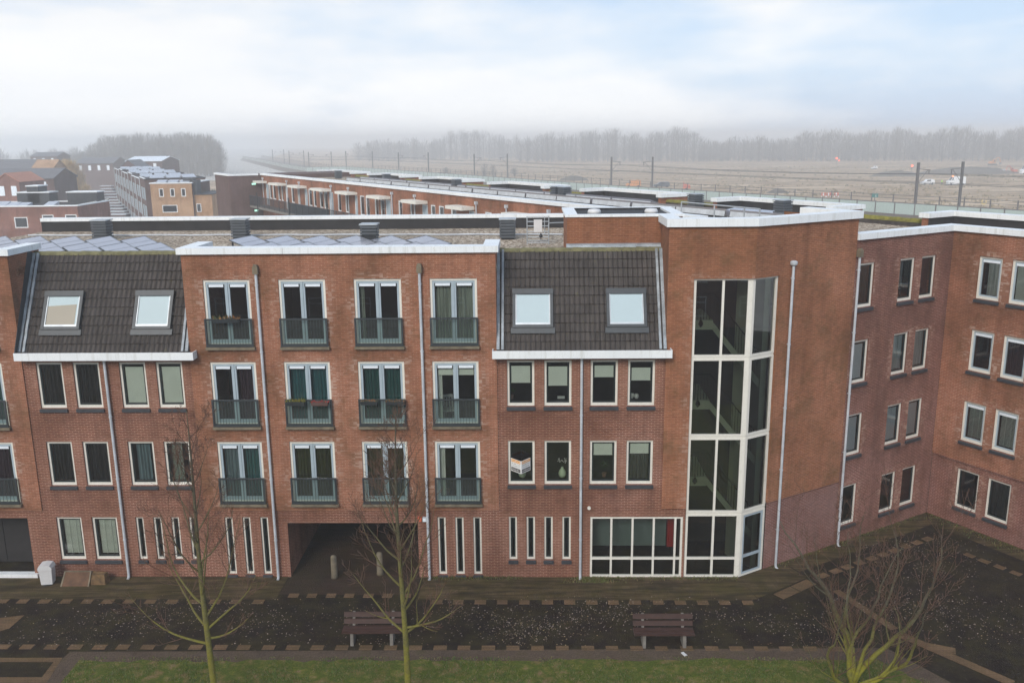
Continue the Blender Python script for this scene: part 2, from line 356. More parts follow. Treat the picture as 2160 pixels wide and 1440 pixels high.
def contents(F,par,x0,x1,z0,z1,y,spec):
    w=x1-x0; h=z1-z0
    for s_ in spec:
        k=s_[0]
        if k=='blind':
            m=MB(F); a,b_=s_[1],s_[2]; m.box(x0+.02,x1-.02,y-.06,y-.048,z1-h*b_,z1-h*a); m.box(x0+.015,x1-.015,y-.068,y-.04,z1-h*b_-.03,z1-h*b_)
            m.build('roller_blind',M[s_[3] if len(s_)>3 else 'blind'],par)
        elif k=='curtain':
            m=MB(F); a,b_=s_[1],s_[2]; n=max(6,int((b_-a)*w*26)); pts=[(x0+w*(a+(b_-a)*i/n),y+.03*math.sin(i*1.9)+.012*math.sin(i*.7)) for i in range(n+1)]
            for i in range(n):
                (xa,ya),(xb,yb)=pts[i],pts[i+1]; m.poly([(xa,ya,z0),(xb,yb,z0),(xb,yb,z1),(xa,ya,z1)])
            m.build('curtain',M[s_[3]],par)
        elif k=='venetian':
            m=MB(F); n=int(h/.045); t0=s_[1] if len(s_)>1 else 0
            for i in range(int(n*t0),n):
                z=z1-.03-i*.045; m.hexa([(x0+.03,y-.012,z-.012),(x1-.03,y-.012,z-.012),(x1-.03,y+.012,z+.008),(x0+.03,y+.012,z+.008)],[(x0+.03,y-.012,z-.009),(x1-.03,y-.012,z-.009),(x1-.03,y+.012,z+.011),(x0+.03,y+.012,z+.011)])
            for q in (.33,.68): m.box(x0+w*q-.014,x0+w*q+.014,y-.024,y-.014,z0+.02,z1)
            m.box(x0+.02,x1-.02,y-.02,y+.02,z1-.05,z1)
            m.build('venetian_blind',M['blind'],par)
def window(F,par,x0,x1,z0,z1,spec=(),y=.06,sash='sash',sill=True,vent=False,fw=.075):
    m=MB(F); m.frame4(x0,x1,z0,z1,fw,y,y+.09,wb=fw*1.35); o=m.build('window',M['cream'],par)
    a0,a1,b0,b1=x0+fw,x1-fw,z0+fw*1.35,z1-fw; sw=.045 if sash=='sash' else .06
    m=MB(F); m.frame4(a0,a1,b0,b1,sw,y+.025,y+.085); m.build('sash',M[sash],o)
    g0,g1,h0,h1=a0+sw,a1-sw,b0+sw,b1-sw
    if vent:
        m=MB(F); m.box(g0,g1,y+.012,y+.06,h1-.09,h1); m.build('vent_grille',M['ventw'],o); h1-=.09
    m=MB(F); m.poly([(g0-.01,y+.055,h0-.01),(g1+.01,y+.055,h0-.01),(g1+.01,y+.055,h1+.01),(g0-.01,y+.055,h1+.01)]); m.build('pane',M['glass'],o)
    contents(F,o,g0,g1,h0,h1,y+.16,spec)
    if sill:
        m=MB(F); m.hexa([(x0-.03,-.07,z0-.14),(x1+.03,-.07,z0-.14),(x1+.03,.10,z0-.14),(x0-.03,.10,z0-.14)],[(x0-.03,-.07,z0-.035),(x1+.03,-.07,z0-.035),(x1+.03,.10,z0-.002),(x0-.03,.10,z0-.002)]); m.build('sill',M['slate'],o)
    return o
def french(F,par,x0,x1,zt,spec=()):
    z0=zt-2.26; y=.04
    m=MB(F); m.frame4(x0,x1,z0,zt,.075,y,y+.10); o=m.build('french_window',M['cream'],par)
    xm=(x0+x1)/2
    for k,(a,b_) in enumerate(((x0+.075,xm),(xm,x1-.075))):
        l_=.075 if k==0 else .085; r_=.085 if k==0 else .075
        m=MB(F); m.box(a,a+l_,y+.02,y+.085,z0+.075,zt-.075); m.box(b_-r_,b_,y+.02,y+.085,z0+.075,zt-.075); m.box(a+l_,b_-r_,y+.02,y+.085,zt-.155,zt-.075); m.box(a+l_,b_-r_,y+.02,y+.085,z0+.075,z0+.2)
        if k==1: m.box(a-.018,a+.018,y-.002,y+.02,z0+.08,zt-.08)
        m.build('door_leaf',M['leaf'],o)
        g0,g1,h0,h1=a+l_,b_-r_,z0+.2,zt-.155
        m=MB(F); m.box(g0+.03,g1-.03,y-.005,y+.06,h1-.095,h1-.012); m.build('vent_grille',M['ventw'],o)
        m=MB(F)
        for q0,q1 in ((g0,g0+.03),(g1-.03,g1)): m.box(q0,q1,y-.002,y+.06,h1-.11,h1)
        m.box(g0+.03,g1-.03,y+.02,y+.06,h1-.115,h1-.095); m.build('vent_bracket',M['black'],o)
        m=MB(F); m.poly([(g0-.01,y+.055,h0-.01),(g1+.01,y+.055,h0-.01),(g1+.01,y+.055,h1-.09),(g0-.01,y+.055,h1-.09)]); m.build('pane',M['glass'],o)
    contents(F,o,x0+.16,x1-.16,z0+.15,zt-.24,y+.2,spec)
    m=MB(F); m.hexa([(x0-.05,-.13,z0-.13),(x1+.05,-.13,z0-.13),(x1+.05,.1,z0-.13),(x0-.05,.1,z0-.13)],[(x0-.05,-.13,z0-.04),(x1+.05,-.13,z0-.04),(x1+.05,.1,z0),(x0-.05,.1,z0)]); m.build('sill',M['stone'],o)
    m=MB(F); ra,rb,za,zb=x0-.02,x1+.02,zt-2.285,zt-1.31
    m.frame4(ra,rb,za,zb,.06,-.125,-.075,wb=.10,wt=.055); rl=m.build('balcony_railing',M['anthra'],par)
    m=MB(F); n=15
    for i in range(1,n): xx=ra+.06+(rb-ra-.12)*i/n; m.box(xx-.006,xx+.006,-.106,-.094,za+.10,zb-.055)
    m.build('baluster_set',M['anthra'],rl)
    m=MB(F); m.poly([(ra+.05,-.085,za+.09),(rb-.05,-.085,za+.09),(rb-.05,-.085,zb-.05),(ra+.05,-.085,zb-.05)]); m.build('tinted_panel',M['rail_glass'],rl)
    return o
def pipe(F,par,x,y,z0,z1,head='zinc',name='drainpipe'):
    m=MB(F); m.tube([(x,y,z0+.12),(x,y,z1)],.047,10)
    m.tube([(x,y,z0+.16),(x,y-.02,z0+.06),(x,y-.11,z0+.02)],.047,10)
    z=z0+1.5
    while z<z1-.3: m.tube([(x,y,z),(x,y,z+.06)],.058,10); m.box(x-.02,x+.02,y,y+.08,z+.01,z+.05); z+=2.3
    o=m.build(name,M['zinc'],par,smooth=False)
    if head:
        m=MB(F)
        if head=='round': m.lathe(x,y,[(.05,z1-.02),(.12,z1+.03),(.13,z1+.12),(.07,z1+.16)],12)
        else: m.box(x-.085,x+.085,y-.085,y+.085,z1-.05,z1+.20); m.box(x-.06,x+.06,y-.06,y+.06,z1+.20,z1+.26)
        m.build('hopper_head',M['stone' if head=='stone' else 'zinc'],o)
    return o
def coping(F,par,segs,z0=11.75,z1=11.96,name='coping',mat='white'):
    m=MB(F)
    for x0,x1,y0,y1 in segs:
        n=max(1,int(round((x1-x0)/3.1))) if x1-x0>2 else 1; w=(x1-x0)/n
        for i in range(n): dz=rnd.uniform(-.004,.004) if n>1 else 0; m.box(x0+i*w+(.005 if i else 0),x0+(i+1)*w-(.005 if i<n-1 else 0),y0+rnd.uniform(-.003,.003),y1,z0,z1+dz)
    return m.build(name,M[mat],par)
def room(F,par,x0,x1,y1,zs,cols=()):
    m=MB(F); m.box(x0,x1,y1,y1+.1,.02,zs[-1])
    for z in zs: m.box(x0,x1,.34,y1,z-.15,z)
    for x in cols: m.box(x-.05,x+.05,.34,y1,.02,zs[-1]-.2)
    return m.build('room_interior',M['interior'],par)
def gravel_roof(F,par,x0,x1,y0,y1,z=11.25,name='roof'):
    m=MB(F); m.box(x0,x1,y0,y1,z-.25,z); return m.build(name,M['gravel'],par)
def rear_parapet(F,par,x0,x1,y):
    m=MB(F); m.box(x0,x1,y,y+.3,0.02,11.74); o=m.build('rear_wall',M['orange'],par)
    m=MB(F); m.box(x0,x1,y-.02,y-.002,11.18,11.74); m.build('parapet_lining',M['bitumen'],o)
    m=MB(F); m.box(x0,x1,y-.08,y+.38,11.742,11.9); m.build('rear_coping',M['white'],o)
YR=13.2
def gutter(F,par,x0,x1):
    m=MB(F); m.box(x0,x1,-.42,.02,8.2,8.235); m.box(x0,x1,-.42,-.385,8.235,8.47); m.box(x0,x0+.03,-.385,.02,8.235,8.47); m.box(x1-.03,x1,-.385,.02,8.235,8.47)
    m.box(x0+.03,x1-.03,-.385,.02,8.3,8.32,1)
    return m.build('gutter',[M['white'],M['bitumen']],par)
S0=(-.10,8.42); S1=(1.58,11.60)
def slope_pt(t,off=0):   # t in metres up the slope
    L_=math.hypot(S1[0]-S0[0],S1[1]-S0[1]); c_,s_=(S1[0]-S0[0])/L_,(S1[1]-S0[1])/L_
    return S0[0]+c_*t-s_*off, S0[1]+s_*t+c_*off
SL=math.hypot(S1[0]-S0[0],S1[1]-S0[1])
def mansard(F,par,x0,x1,lights):
    # profiled concrete tiles: each course overlaps the one below
    m=MB(F); pitch=.168; n=int(round((x1-x0)/pitch)); rows=11; g=SL/rows; sub_=6
    prof=[-.004,.0,.004,.020,.042,.020]
    for r_ in range(rows):
        prev=None; jit=rnd.uniform(-.004,.004)
        for i in range(n*sub_+1):
            x=x0+(x1-x0)*i/(n*sub_); h=prof[i%sub_]; tj=rnd.uniform(-.006,.006) if i%sub_==0 else 0
            t0=r_*g-.03; t1=(r_+1)*g
            y0,z0=slope_pt(t0+tj,h+.05+jit); y1,z1=slope_pt(t1,h); ya,za=slope_pt(t0+tj,h-.02)
            cur=(m.p(x,y0,z0),m.p(x,y1,z1),m.p(x,ya,za))
            if prev: m.face((prev[0],cur[0],cur[1],prev[1])); m.face((prev[2],cur[2],cur[0],prev[0]))
            prev=cur
    ya,za=slope_pt(0,-.05); yb,zb=slope_pt(SL,-.05); m.poly([(x0,ya,za),(x1,ya,za),(x1,yb,zb),(x0,yb,zb)])
    o=m.build('mansard_roof',M['tile'],par)
    m=MB(F); n=int((x1-x0)/.42)
    for i in range(n):
        a=x0+(x1-x0)*i/n; b_=x0+(x1-x0)*(i+1)/n+.03; dz=rnd.uniform(-.008,.008); yc,zc=S1[0]+.07,S1[1]-.05
        pa=[(a,yc+.15*math.cos(q),zc+dz+.14*math.sin(q)) for q in (R(w) for w in (0,35,70,110,145,180))]
        pb=[(b_,yc+.135*math.cos(q),zc+dz+.125*math.sin(q)) for q in (R(w) for w in (0,35,70,110,145,180))]
        ia=[m.p(*q) for q in pa]; ib=[m.p(*q) for q in pb]
        for k in range(5): m.face((ia[k],ib[k],ib[k+1],ia[k+1]))
        m.face(ia); m.face(ib[::-1])
    m.build('ridge',M['moss'],o)
    for (xa,xb,xc,xd) in ((x0,x0+.10,x0+.16,x0+.24),(x1-.10,x1,x1-.24,x1-.16)):
        m=MB(F)
        for a,b_,of in ((xa,xb,.115),(xc,xd,.105)):
            q=[slope_pt(t,of+.01*math.sin(t*9)) for t in [SL*i/12 for i in range(13)]]
            for (y0,z0),(y1,z1) in zip(q,q[1:]): m.poly([(a,y0,z0),(b_,y0,z0),(b_,y1,z1),(a,y1,z1)]); m.poly([(a,y0,z0),(a,y1,z1),(a,y1+.05,z1-.04),(a,y0+.05,z0-.04)]); m.poly([(b_,y0,z0),(b_,y1,z1),(b_,y1+.05,z1-.04),(b_,y0+.05,z0-.04)])
        m.build('lead_flashing',M['lead'],o)
    for (a,b_,t0,t1,kind) in lights:
        def q(x,t,of): y_,z_=slope_pt(t,of); return (x,y_,z_)
        def bar(m,xa,xb,ta,tb,o0,o1): m.hexa([q(xa,ta,o0),q(xb,ta,o0),q(xb,tb,o0),q(xa,tb,o0)],[q(xa,ta,o1),q(xb,ta,o1),q(xb,tb,o1),q(xa,tb,o1)])
        m=MB(F); w=.10
        bar(m,a,a+w,t0,t1,.0,.17); bar(m,b_-w,b_,t0,t1,.0,.17); bar(m,a+w,b_-w,t0,t0+w,.0,.16); bar(m,a-.01,b_+.01,t1-.16,t1+.03,.0,.19)
        s_=m.build('skylight',M['anthra'],par)
        m=MB(F); bar(m,a-.06,b_+.06,t0-.2,t0,.08,.115); m.build('apron_flashing',M['anthra'],s_)
        m=MB(F); iw=.035
        for (xa,xb,ta,tb) in ((a+w,a+w+iw,t0+w,t1-.16),(b_-w-iw,b_-w,t0+w,t1-.16),(a+w+iw,b_-w-iw,t0+w,t0+w+.07)): bar(m,xa,xb,ta,tb,.05,.15)
        m.build('sash',M['steel'],s_)
        g=(a+w+iw,b_-w-iw,t0+w+.07,t1-.16)
        m=MB(F); m.poly([q(g[0],g[2],.135),q(g[1],g[2],.135),q(g[1],g[3],.135),q(g[0],g[3],.135)]); m.build('pane',M['skyglass'],s_)
        m=MB(F); m.poly([q(g[0],g[2],.11),q(g[1],g[2],.11),q(g[1],g[3],.11),q(g[0],g[3],.11)]); m.build('blind',M['whiteblind'],s_)
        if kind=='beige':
            m=MB(F); h=g[3]-g[2]; m.poly([q(g[0]+.005,g[2],.118),q(g[1]-.07,g[2],.118),q(g[1]-.07,g[2]+h*.72,.118),q(g[0]+.005,g[2]+h*.66,.118)]); m.build('painted_reflection',M['beige'],s_)  # sloped beige sheet behind the pane paints in the reflection of a building
def house(name,F,x,label):
    return empty(name,F@Matrix.Translation((x,0,0)),label,'building','apartment houses of the brick block')
Zf=(2.75,5.6,8.45)
# --- main orange block with French windows
b3=house('apartment_building',FA,-5.8,'orange brick block with twelve French windows, dark railings and a passage underneath')
FX=[(-10.37,-8.79),(-7.82,-6.24),(-5.28,-3.69),(-2.73,-1.15)]
holes=[(a,b,z-2.26,z) for z in ROW[:3] for a,b in FX]
m=MB(FA); m.wall(-11.03,-.52,2.65,11.75,-.05,holes,.14); m.box(-11.03,-.52,-.05,.03,2.6,2.65)
for x in (-11.03,-.52): m.poly([(x,-.05,2.65),(x,13.2,2.65),(x,13.2,11.2),(x,-.05,11.2)]); m.poly([(x,-.05,11.2),(x,1.88,11.2),(x,1.88,11.75),(x,-.05,11.75)])
m.build('upper_wall',M['orange'],b3)
SM=[(-10.36,-10.07),(-9.72,-9.43),(-9.08,-8.79)]; SR=[(-2.72,-2.43),(-2.09,-1.79),(-1.45,-1.16)]
m=MB(FA); m.wall(-11.03,-.52,-.3,2.6,.0,[(-8.1,-3.43,-.3,2.1)]+[(a,b,.1,2.32) for a,b in SM+SR],.14,ext=.2)
m.build('base_wall',M['brown'],b3)
m=MB(FA)
for x in (-8.1,-3.43): m.poly([(x,.14,-.1),(x,7.5,-.1),(x,7.5,2.1),(x,.14,2.1)])
m.poly([(-8.1,7.5,-.1),(-3.43,7.5,-.1),(-3.43,7.5,2.1),(-8.1,7.5,2.1)])
ps=m.build('passage_wall',M['orange'],b3)
m=MB(FA); m.box(-8.1,-3.43,.14,7.5,2.1,2.16); m.build('passage_ceiling',M['interior'],ps)
m=MB(FA); m.frame4(-6.9,-4.2,.05,2.0,.1,7.3,7.42); m.box(-6.8,-4.3,7.33,7.4,.1,1.9); m.build('gate',M['anthra'],ps)
SP={0:[(),(),(('curtain',0,.12,'sheer'),),(('curtain',0,.42,'sheer'),('curtain',.5,1,'sheer'))],
    1:[(('curtain',.55,1.,'purple'),),(('curtain',0,1,'teal'),),(('curtain',0,1,'green'),),(('blind',-.03,.14),('curtain',0,.12,'lace'))],
    2:[(('curtain',0,.47,'bluesheer'),('curtain',.55,.95,'teal')),(('curtain',0,1,'olive'),),(('curtain',0,1,'brownc'),),(('curtain',0,.14,'lace'),)]}
for r_ in range(3):
    for c_ in range(4): french(FA@Matrix.Translation((0,-.05,0)),b3,*FX[c_],ROW[r_],SP[r_][c_])
for a,b in SM+SR: window(FA,b3,a,b,.1,2.32,(),sill=True,fw=.06,sash='sash')
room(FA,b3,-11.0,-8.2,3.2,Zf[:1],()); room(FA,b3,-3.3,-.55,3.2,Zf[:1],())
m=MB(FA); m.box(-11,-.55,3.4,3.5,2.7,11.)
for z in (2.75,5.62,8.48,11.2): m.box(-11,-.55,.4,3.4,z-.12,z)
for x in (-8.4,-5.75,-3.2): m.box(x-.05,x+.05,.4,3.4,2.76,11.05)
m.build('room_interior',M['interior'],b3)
gravel_roof(FA,b3,-11.03,-.52,.36,YR); rear_parapet(FA,b3,-11.03,-.52,YR)
coping(FA,b3,[(-11.14,-.42,-.16,.38),(-11.14,-10.62,.38,1.9),(-.94,-.42,.38,1.9)])
m=MB(FA); m.box(-11.02,-10.7,.36,1.88,11.0,11.748); m.box(-.86,-.53,.36,1.88,11.0,11.748); m.box(-10.7,-.86,.30,.36,11.2,11.748,0); m.build('parapet_lining',M['bitumen'],b3)
pipe(FA,b3,-8.52,-.15,-.02,11.14,'stone'); pipe(FA,b3,-3.05,-.15,-.02,11.14,'stone')
# --- left house with mansard roof
b2=house('mansard_house',FA,-14,'brown brick house with tiled mansard roof left of the orange block, mirrored skylight')
LX=[(-16.46,-15.54),(-15.17,-14.25),(-13.56,-12.64),(-12.28,-11.36)]
LS=[(-13.58,-13.29),(-12.94,-12.64),(-12.29,-12.0),(-11.65,-11.35)]
holes=[(a,b,z-1.64,z) for z in ROW[1:3] for a,b in LX]+[(a,b,.67,2.32) for a,b in LX[:2]]+[(a,b,.68,2.32) for a,b in LS]
m=MB(FA); m.wall(-16.91,-11.03,-.3,8.3,.0,holes); m.build('front_wall',M['brown'],b2)
SP=[[(('curtain',0,1,'screen'),),(('curtain',0,1,'screen'),),(('blind',.06,.97),),(('blind',.06,.97),)],
    [(('curtain',0,1,'screen'),),(('curtain',0,1,'screen'),),(('curtain',.12,.85,'bluesheer'),),(('curtain',.1,.66,'sheer'),)]]
for r_ in (0,1):
    for c_ in range(4): window(FA,b2,*LX[c_],ROW[r_+1]-1.64,ROW[r_+1],SP[r_][c_])
for a,b in LX[:2]: window(FA,b2,a,b,.67,2.32,(('venetian',),))
for a,b in LS: window(FA,b2,a,b,.68,2.32,(),fw=.06)
room(FA,b2,-16.9,-11.05,3.2,Zf,(-13.9,)); gutter(FA,b2,-16.93,-10.78)
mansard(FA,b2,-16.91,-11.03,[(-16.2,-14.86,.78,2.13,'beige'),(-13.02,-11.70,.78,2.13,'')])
gravel_roof(FA,b2,-16.91,-11.03,1.75,YR); rear_parapet(FA,b2,-16.91,-11.03,YR)
pipe(FA,b2,-14.0,-.1,-.02,8.2,None)
# --- leftmost orange house, cut by the frame
b1=house('apartment_building',FA,-20,'orange brick house cut off at the left edge, with a dark entrance below')
holes=[(-19.6,-17.62,z-2.26,z) for z in ROW[1:3]]+[(-19.6,-17.62,ROW[0]-2.26,ROW[0])]
m=MB(FA); m.wall(-23,-16.9,2.65,11.75,-.05,holes,.14); m.box(-23,-16.9,-.05,.03,2.6,2.65); m.build('upper_wall',M['orange'],b1)
m=MB(FA); m.poly([(-16.9,-.05,2.65),(-16.9,1.9,2.65),(-16.9,1.9,11.75),(-16.9,-.05,11.75)]); m.build('side_wall',M['orange'],b1)
m=MB(FA); ya,za=slope_pt(-.1,.0); yb,zb=slope_pt(SL,.0); yc,zc=slope_pt(SL,.42); yd,zd=slope_pt(-.1,.30); m.hexa([(-16.9,ya,za),(-16.885,ya,za),(-16.885,yb,zb),(-16.9,yb,zb)],[(-16.9,yd,zd),(-16.885,yd,zd),(-16.885,yc,zc),(-16.9,yc,zc)]); m.build('side_cladding',M['greyclad'],b1)
for r_ in range(3): french(FA@Matrix.Translation((0,-.05,0)),b1,-19.6,-17.62,ROW[r_],((('curtain',.5,1,'green'),),(('curtain',.4,1,'green'),),(('curtain',.45,.9,'purple'),))[r_])
m=MB(FA); m.wall(-23,-16.9,-.3,2.6,.0,[(-20.6,-17.5,-.3,2.29)],.14); m.build('base_wall',M['brown'],b1)
m=MB(FA); m.box(-20.6,-17.5,.9,1.,.14,2.29); m.box(-19.05,-19.02,.87,.9,.2,2.25); m.box(-17.5,-17.45,.14,1.,.0,2.29); m.box(-20.6,-17.5,.14,1.,2.29,2.33); d_=m.build('entrance_door',M['bitumen'],b1)
m=MB(FA); m.box(-20.7,-17.35,-.12,.12,.0,.14); m.build('threshold',M['white'],d_)
room(FA,b1,-23,-16.95,3.2,(5.6,8.45))
gravel_roof(FA,b1,-23,-16.9,.36,YR); rear_parapet(FA,b1,-23,-16.9,YR)
coping(FA,b1,[(-23,-16.79,-.16,.38),(-17.3,-16.79,.38,1.9)])
m=MB(FA); m.box(-17.22,-16.92,.36,1.88,11.0,11.748); m.box(-23,-17.22,.3,.36,11.2,11.748); m.build('parapet_lining',M['bitumen'],b1)
# --- right house with mansard roof, penthouse
b4=house('mansard_house',FA,2.3,'brown brick house with tiled mansard roof beside the glazed stair tower')
RX=[(-.18,.75),(1.09,2.02),(2.67,3.6),(3.94,4.86)]; RS=[(-.18,.11),(.45,.75),(1.08,1.38),(1.72,2.02)]
holes=[(a,b,z-1.62,z) for z in ROW[1:3] for a,b in RX]+[(a,b,.68,2.34) for a,b in RS]+[(2.71,5.98,0.,2.33)]
m=MB(FA); m.wall(-.52,6.06,-.3,2.62,.0,[h for h in holes if h[3]<3]); m.wall(-.52,5.2,2.62,8.3,.0,[h for h in holes if h[3]>3]); m.build('front_wall',M['brown'],b4)
SP=[[(('blind',.08,.5),),(('blind',.1,.58),),(('blind',.08,.36),),(('blind',.14,.45),)],
    [(),(),(('blind',.03,.32),),(('blind',.03,.28),('curtain',0,1,'dimsheer'))]]
for r_ in (0,1):
    for c_ in range(4): window(FA,b4,*RX[c_],ROW[r_+1]-1.62,ROW[r_+1],SP[r_][c_])
for a,b in RS: window(FA,b4,a,b,.68,2.34,(),fw=.06)
m=MB(FA); m.frame4(2.71,5.98,0.,2.33,.075,.02,.12)
for x in (3.46,4.21,4.96,5.72): m.box(x-.035,x+.035,.021,.119,.075,2.255)
xs_=[2.71+.075,3.46-.035,3.46+.035,4.21-.035,4.21+.035,4.96-.035,4.96+.035,5.72-.035,5.72+.035,5.98-.075]
for i in range(0,10,2): m.box(xs_[i],xs_[i+1],.022,.118,.68,.76)
o=m.build('shop_window',M['cream'],b4)
m=MB(FA)
for i in range(0,10,2):
    for z0,z1 in ((.075,.68),(.76,2.255)): m.poly([(xs_[i],.08,z0),(xs_[i+1],.08,z0),(xs_[i+1],.08,z1),(xs_[i],.08,z1)])
m.build('pane',M['glass'],o)
m=MB(FA); m.box(2.7,5.55,1.0,1.1,.75,2.5); m.build('inner_panel',M['greygreen'],o)
m=MB(FA); m.box(5.58,5.86,.9,1.1,.75,2.5); m.build('red_panel',M['red'],o)
room(FA,b4,-.5,5.98,3.2,Zf,(2.36,)); gutter(FA,b4,-.66,5.36)
mansard(FA,b4,-.52,5.2,[(.02,1.40,.76,2.10,''),(3.22,4.57,.76,2.10,'')])
gravel_roof(FA,b4,-.52,6.2,1.75,YR); rear_parapet(FA,b4,-.52,2.3,YR)
pipe(FA,b4,2.36,-.1,-.02,8.2,None)
m=MB(FA); m.box(1.92,5.95,1.95,5.3,11.3,12.70); p_=m.build('penthouse',M['orangeT'],b4)
m=MB(FA); m.box(1.85,6.02,1.90,2.2,12.702,12.785); m.box(1.85,6.02,5.05,5.4,12.702,12.785); m.box(1.85,2.3,2.2,5.05,12.702,12.785); m.box(5.6,6.02,2.2,5.05,12.702,12.785); m.build('penthouse_coping',M['white'],p_)
m=MB(FA); m.box(2.3,5.6,2.2,5.05,12.702,12.71); m.box(2.3,5.6,5.03,5.048,12.71,12.78); m.build('penthouse_roof',M['bitumen'],p_)
for x in (2.95,5.0):
    m=MB(FA); m.lathe(x,3.1,[(.24,12.71),(.24,12.82),(.2,12.88),(.05,12.90)],14); m.build('roof_dome',M['whiteplastic'],p_,smooth=True)
m=MB(FA); m.hexa([(1.9,1.72,11.55),(5.2,1.72,11.55),(5.2,1.94,11.55),(1.9,1.94,11.55)],[(1.9,1.80,11.74),(5.2,1.80,11.74),(5.2,1.945,11.78),(1.9,1.945,11.78)]); m.build('lead_flashing',M['lead'],p_)
# --- glazed stair tower
b5=house('stair_tower',FA,7,'orange brick stair tower with tall white framed corner glazing')
GT=10.80; lev=[(8.12,GT),(5.30,8.05),(2.47,5.23),(0.,2.40)]
cs=8.05
m=MB(FA); m.wall(5.2,cs+.0143,2.65,12.55,-.05,[(6.06,cs+.02,2.42,GT)],.0); m.poly([(5.2,-.05,8.0),(5.2,3.0,8.0),(5.2,3.0,12.55),(5.2,-.05,12.55)]); m.poly([(5.2,-.05,2.65),(5.2,.02,2.65),(5.2,.02,8.),(5.2,-.05,8.)])
m.poly([(6.06,-.05,2.42),(6.06,.16,2.42),(6.06,.16,GT),(6.06,-.05,GT)]); m.poly([(6.06,-.05,GT),(cs,-.05,GT),(cs,.16,GT),(6.06,.16,GT)])
m.M=FW; m.wall(-.0143,4.95,GT,12.55,-.05); m.wall(1.16,4.95,2.78,GT,-.05); m.poly([(1.16,-.05,2.6),(1.16,.14,2.6),(1.16,.14,GT),(1.16,-.05,GT)]); m.poly([(0,-.05,GT),(1.16,-.05,GT),(1.16,.14,GT),(0.05,.14,GT)]); m.wall(1.16,4.95,2.66,2.78,-.05); m.poly([(4.95,-.05,2.66),(4.95,3.4,2.66),(4.95,3.4,12.55),(4.95,-.05,12.55)]); m.box(1.16,4.95,-.05,.02,2.6,2.66)
m.build('upper_wall',M['orangeT'],b5)
m=MB(FW); m.wall(1.16,4.97,-.4,2.62,.0); m.build('base_wall',M['plum'],b5)
def tglaze(F,x0,x1,mull,name,fw,door=False):
    m=MB(F); g=[]
    for k,(z0,z1) in enumerate(lev):
        a0=x0+fw[0]; a1=x1-fw[1]
        m.box(x0,a0,.03,.14,z0,z1); m.box(a1,x1,.03,.14,z0,z1); m.box(a0,a1,.032,.138,z1-.06,z1); m.box(a0,a1,.032,.138,z0,z0+.07)
        xs=[a0]+[q for mm in mull for q in (mm-.04,mm+.04)]+[a1]
        for mm in mull: m.box(mm-.04,mm+.04,.034,.136,z0+.07,z1-.06)
        for i in range(0,len(xs),2):
            if k==3 and not door: m.box(xs[i],xs[i+1],.036,.134,.68,.76); g+=[(xs[i],xs[i+1],.07,.68),(xs[i],xs[i+1],.76,z1-.06)]
            elif not(k==3 and door): g.append((xs[i],xs[i+1],z0+.07,z1-.06))
        if k<3:
            zz=lev[k][0]; m.box(x0,x1,.05,.13,lev[k+1][1]+.002,zz-.002)
    o=m.build(name,M['cream'],b5)
    m=MB(F)
    for a,b_,c,d in g: m.poly([(a,.09,c),(b_,.09,c),(b_,.09,d),(a,.09,d)])
    m.build('pane',M['clear'],o); return o
tglaze(FA,6.08,cs-.02,[7.06],'tower_glazing',(.08,.16))
g2=tglaze(FW,.0,1.15,[],'tower_glazing',(.11,.08),True)
m=MB(FW); m.frame4(.115,1.065,.03,2.33,.07,.04,.10,wb=.1); m.box(.17,.99,.042,.098,.70,.80); dr=m.build('entrance_door',M['leaf'],b5)
m=MB(FW); m.poly([(.17,.07,.13),(.99,.07,.13),(.99,.07,2.26),(.17,.07,2.26)]); m.build('pane',M['clear'],dr)
m=MB(FW); m.tube([(.14,.03,.86),(.14,-.03,.86),(.24,-.03,.86)],.014,8); m.build('handle',M['steel'],dr)
# stairs behind the glazing
m=MB(FA)
for z in (3.62,6.46,9.3): m.box(6.1,6.85,.5,2.6,z-.33,z)
m.box(5.9,6.04,.3,2.9,.02,11.3,1); m.box(5.9,9.6,2.9,3.0,.02,11.3,1)
m.M=FW; m.box(.84,1.12,.3,1.6,.02,11.3); m.M=FA
o=m.build('stair_landing',[M['cream_in'],M['interior']],b5)
for k,z in enumerate((3.62,6.46,9.3)):
    m=MB(FA); m.prism([(6.85,z-.05),(6.85,z-.33),(8.6,z-2.5),(8.6,z-2.2)],.75,.83); m.prism([(6.85,z-.1),(6.85,z-.28),(8.6,z-2.45),(8.6,z-2.27)],.83,2.2,1); m.build('stair_flight',[M['cream_in'],M['interior']],b5)
    m=MB(FA); m.tube([(6.15,.6,z+.9),(6.85,.6,z+.9),(8.5,.7,z-1.2)],.025,6)
    for i in range(16):
        x=6.9+i*.1; zz=z-.05-(x-6.85)*1.22; m.tube([(x,.7,zz),(x,.7,zz+.95)],.009,4)
    for i in range(7): m.tube([(6.15+i*.1,.6,z),(6.15+i*.1,.6,z+.9)],.009,4)
    m.build('stair_railing',M['black'],b5)
    m=MB(FA); m.tube([(6.42,.4,z+.12),(6.42,.4,z+.02)],.012,6); m.lathe(6.42,.4,[(.02,z-.22),(.085,z-.12),(.06,z-.02),(.03,z+.02)],10); m.build('stair_lamp',M['black'],b5)
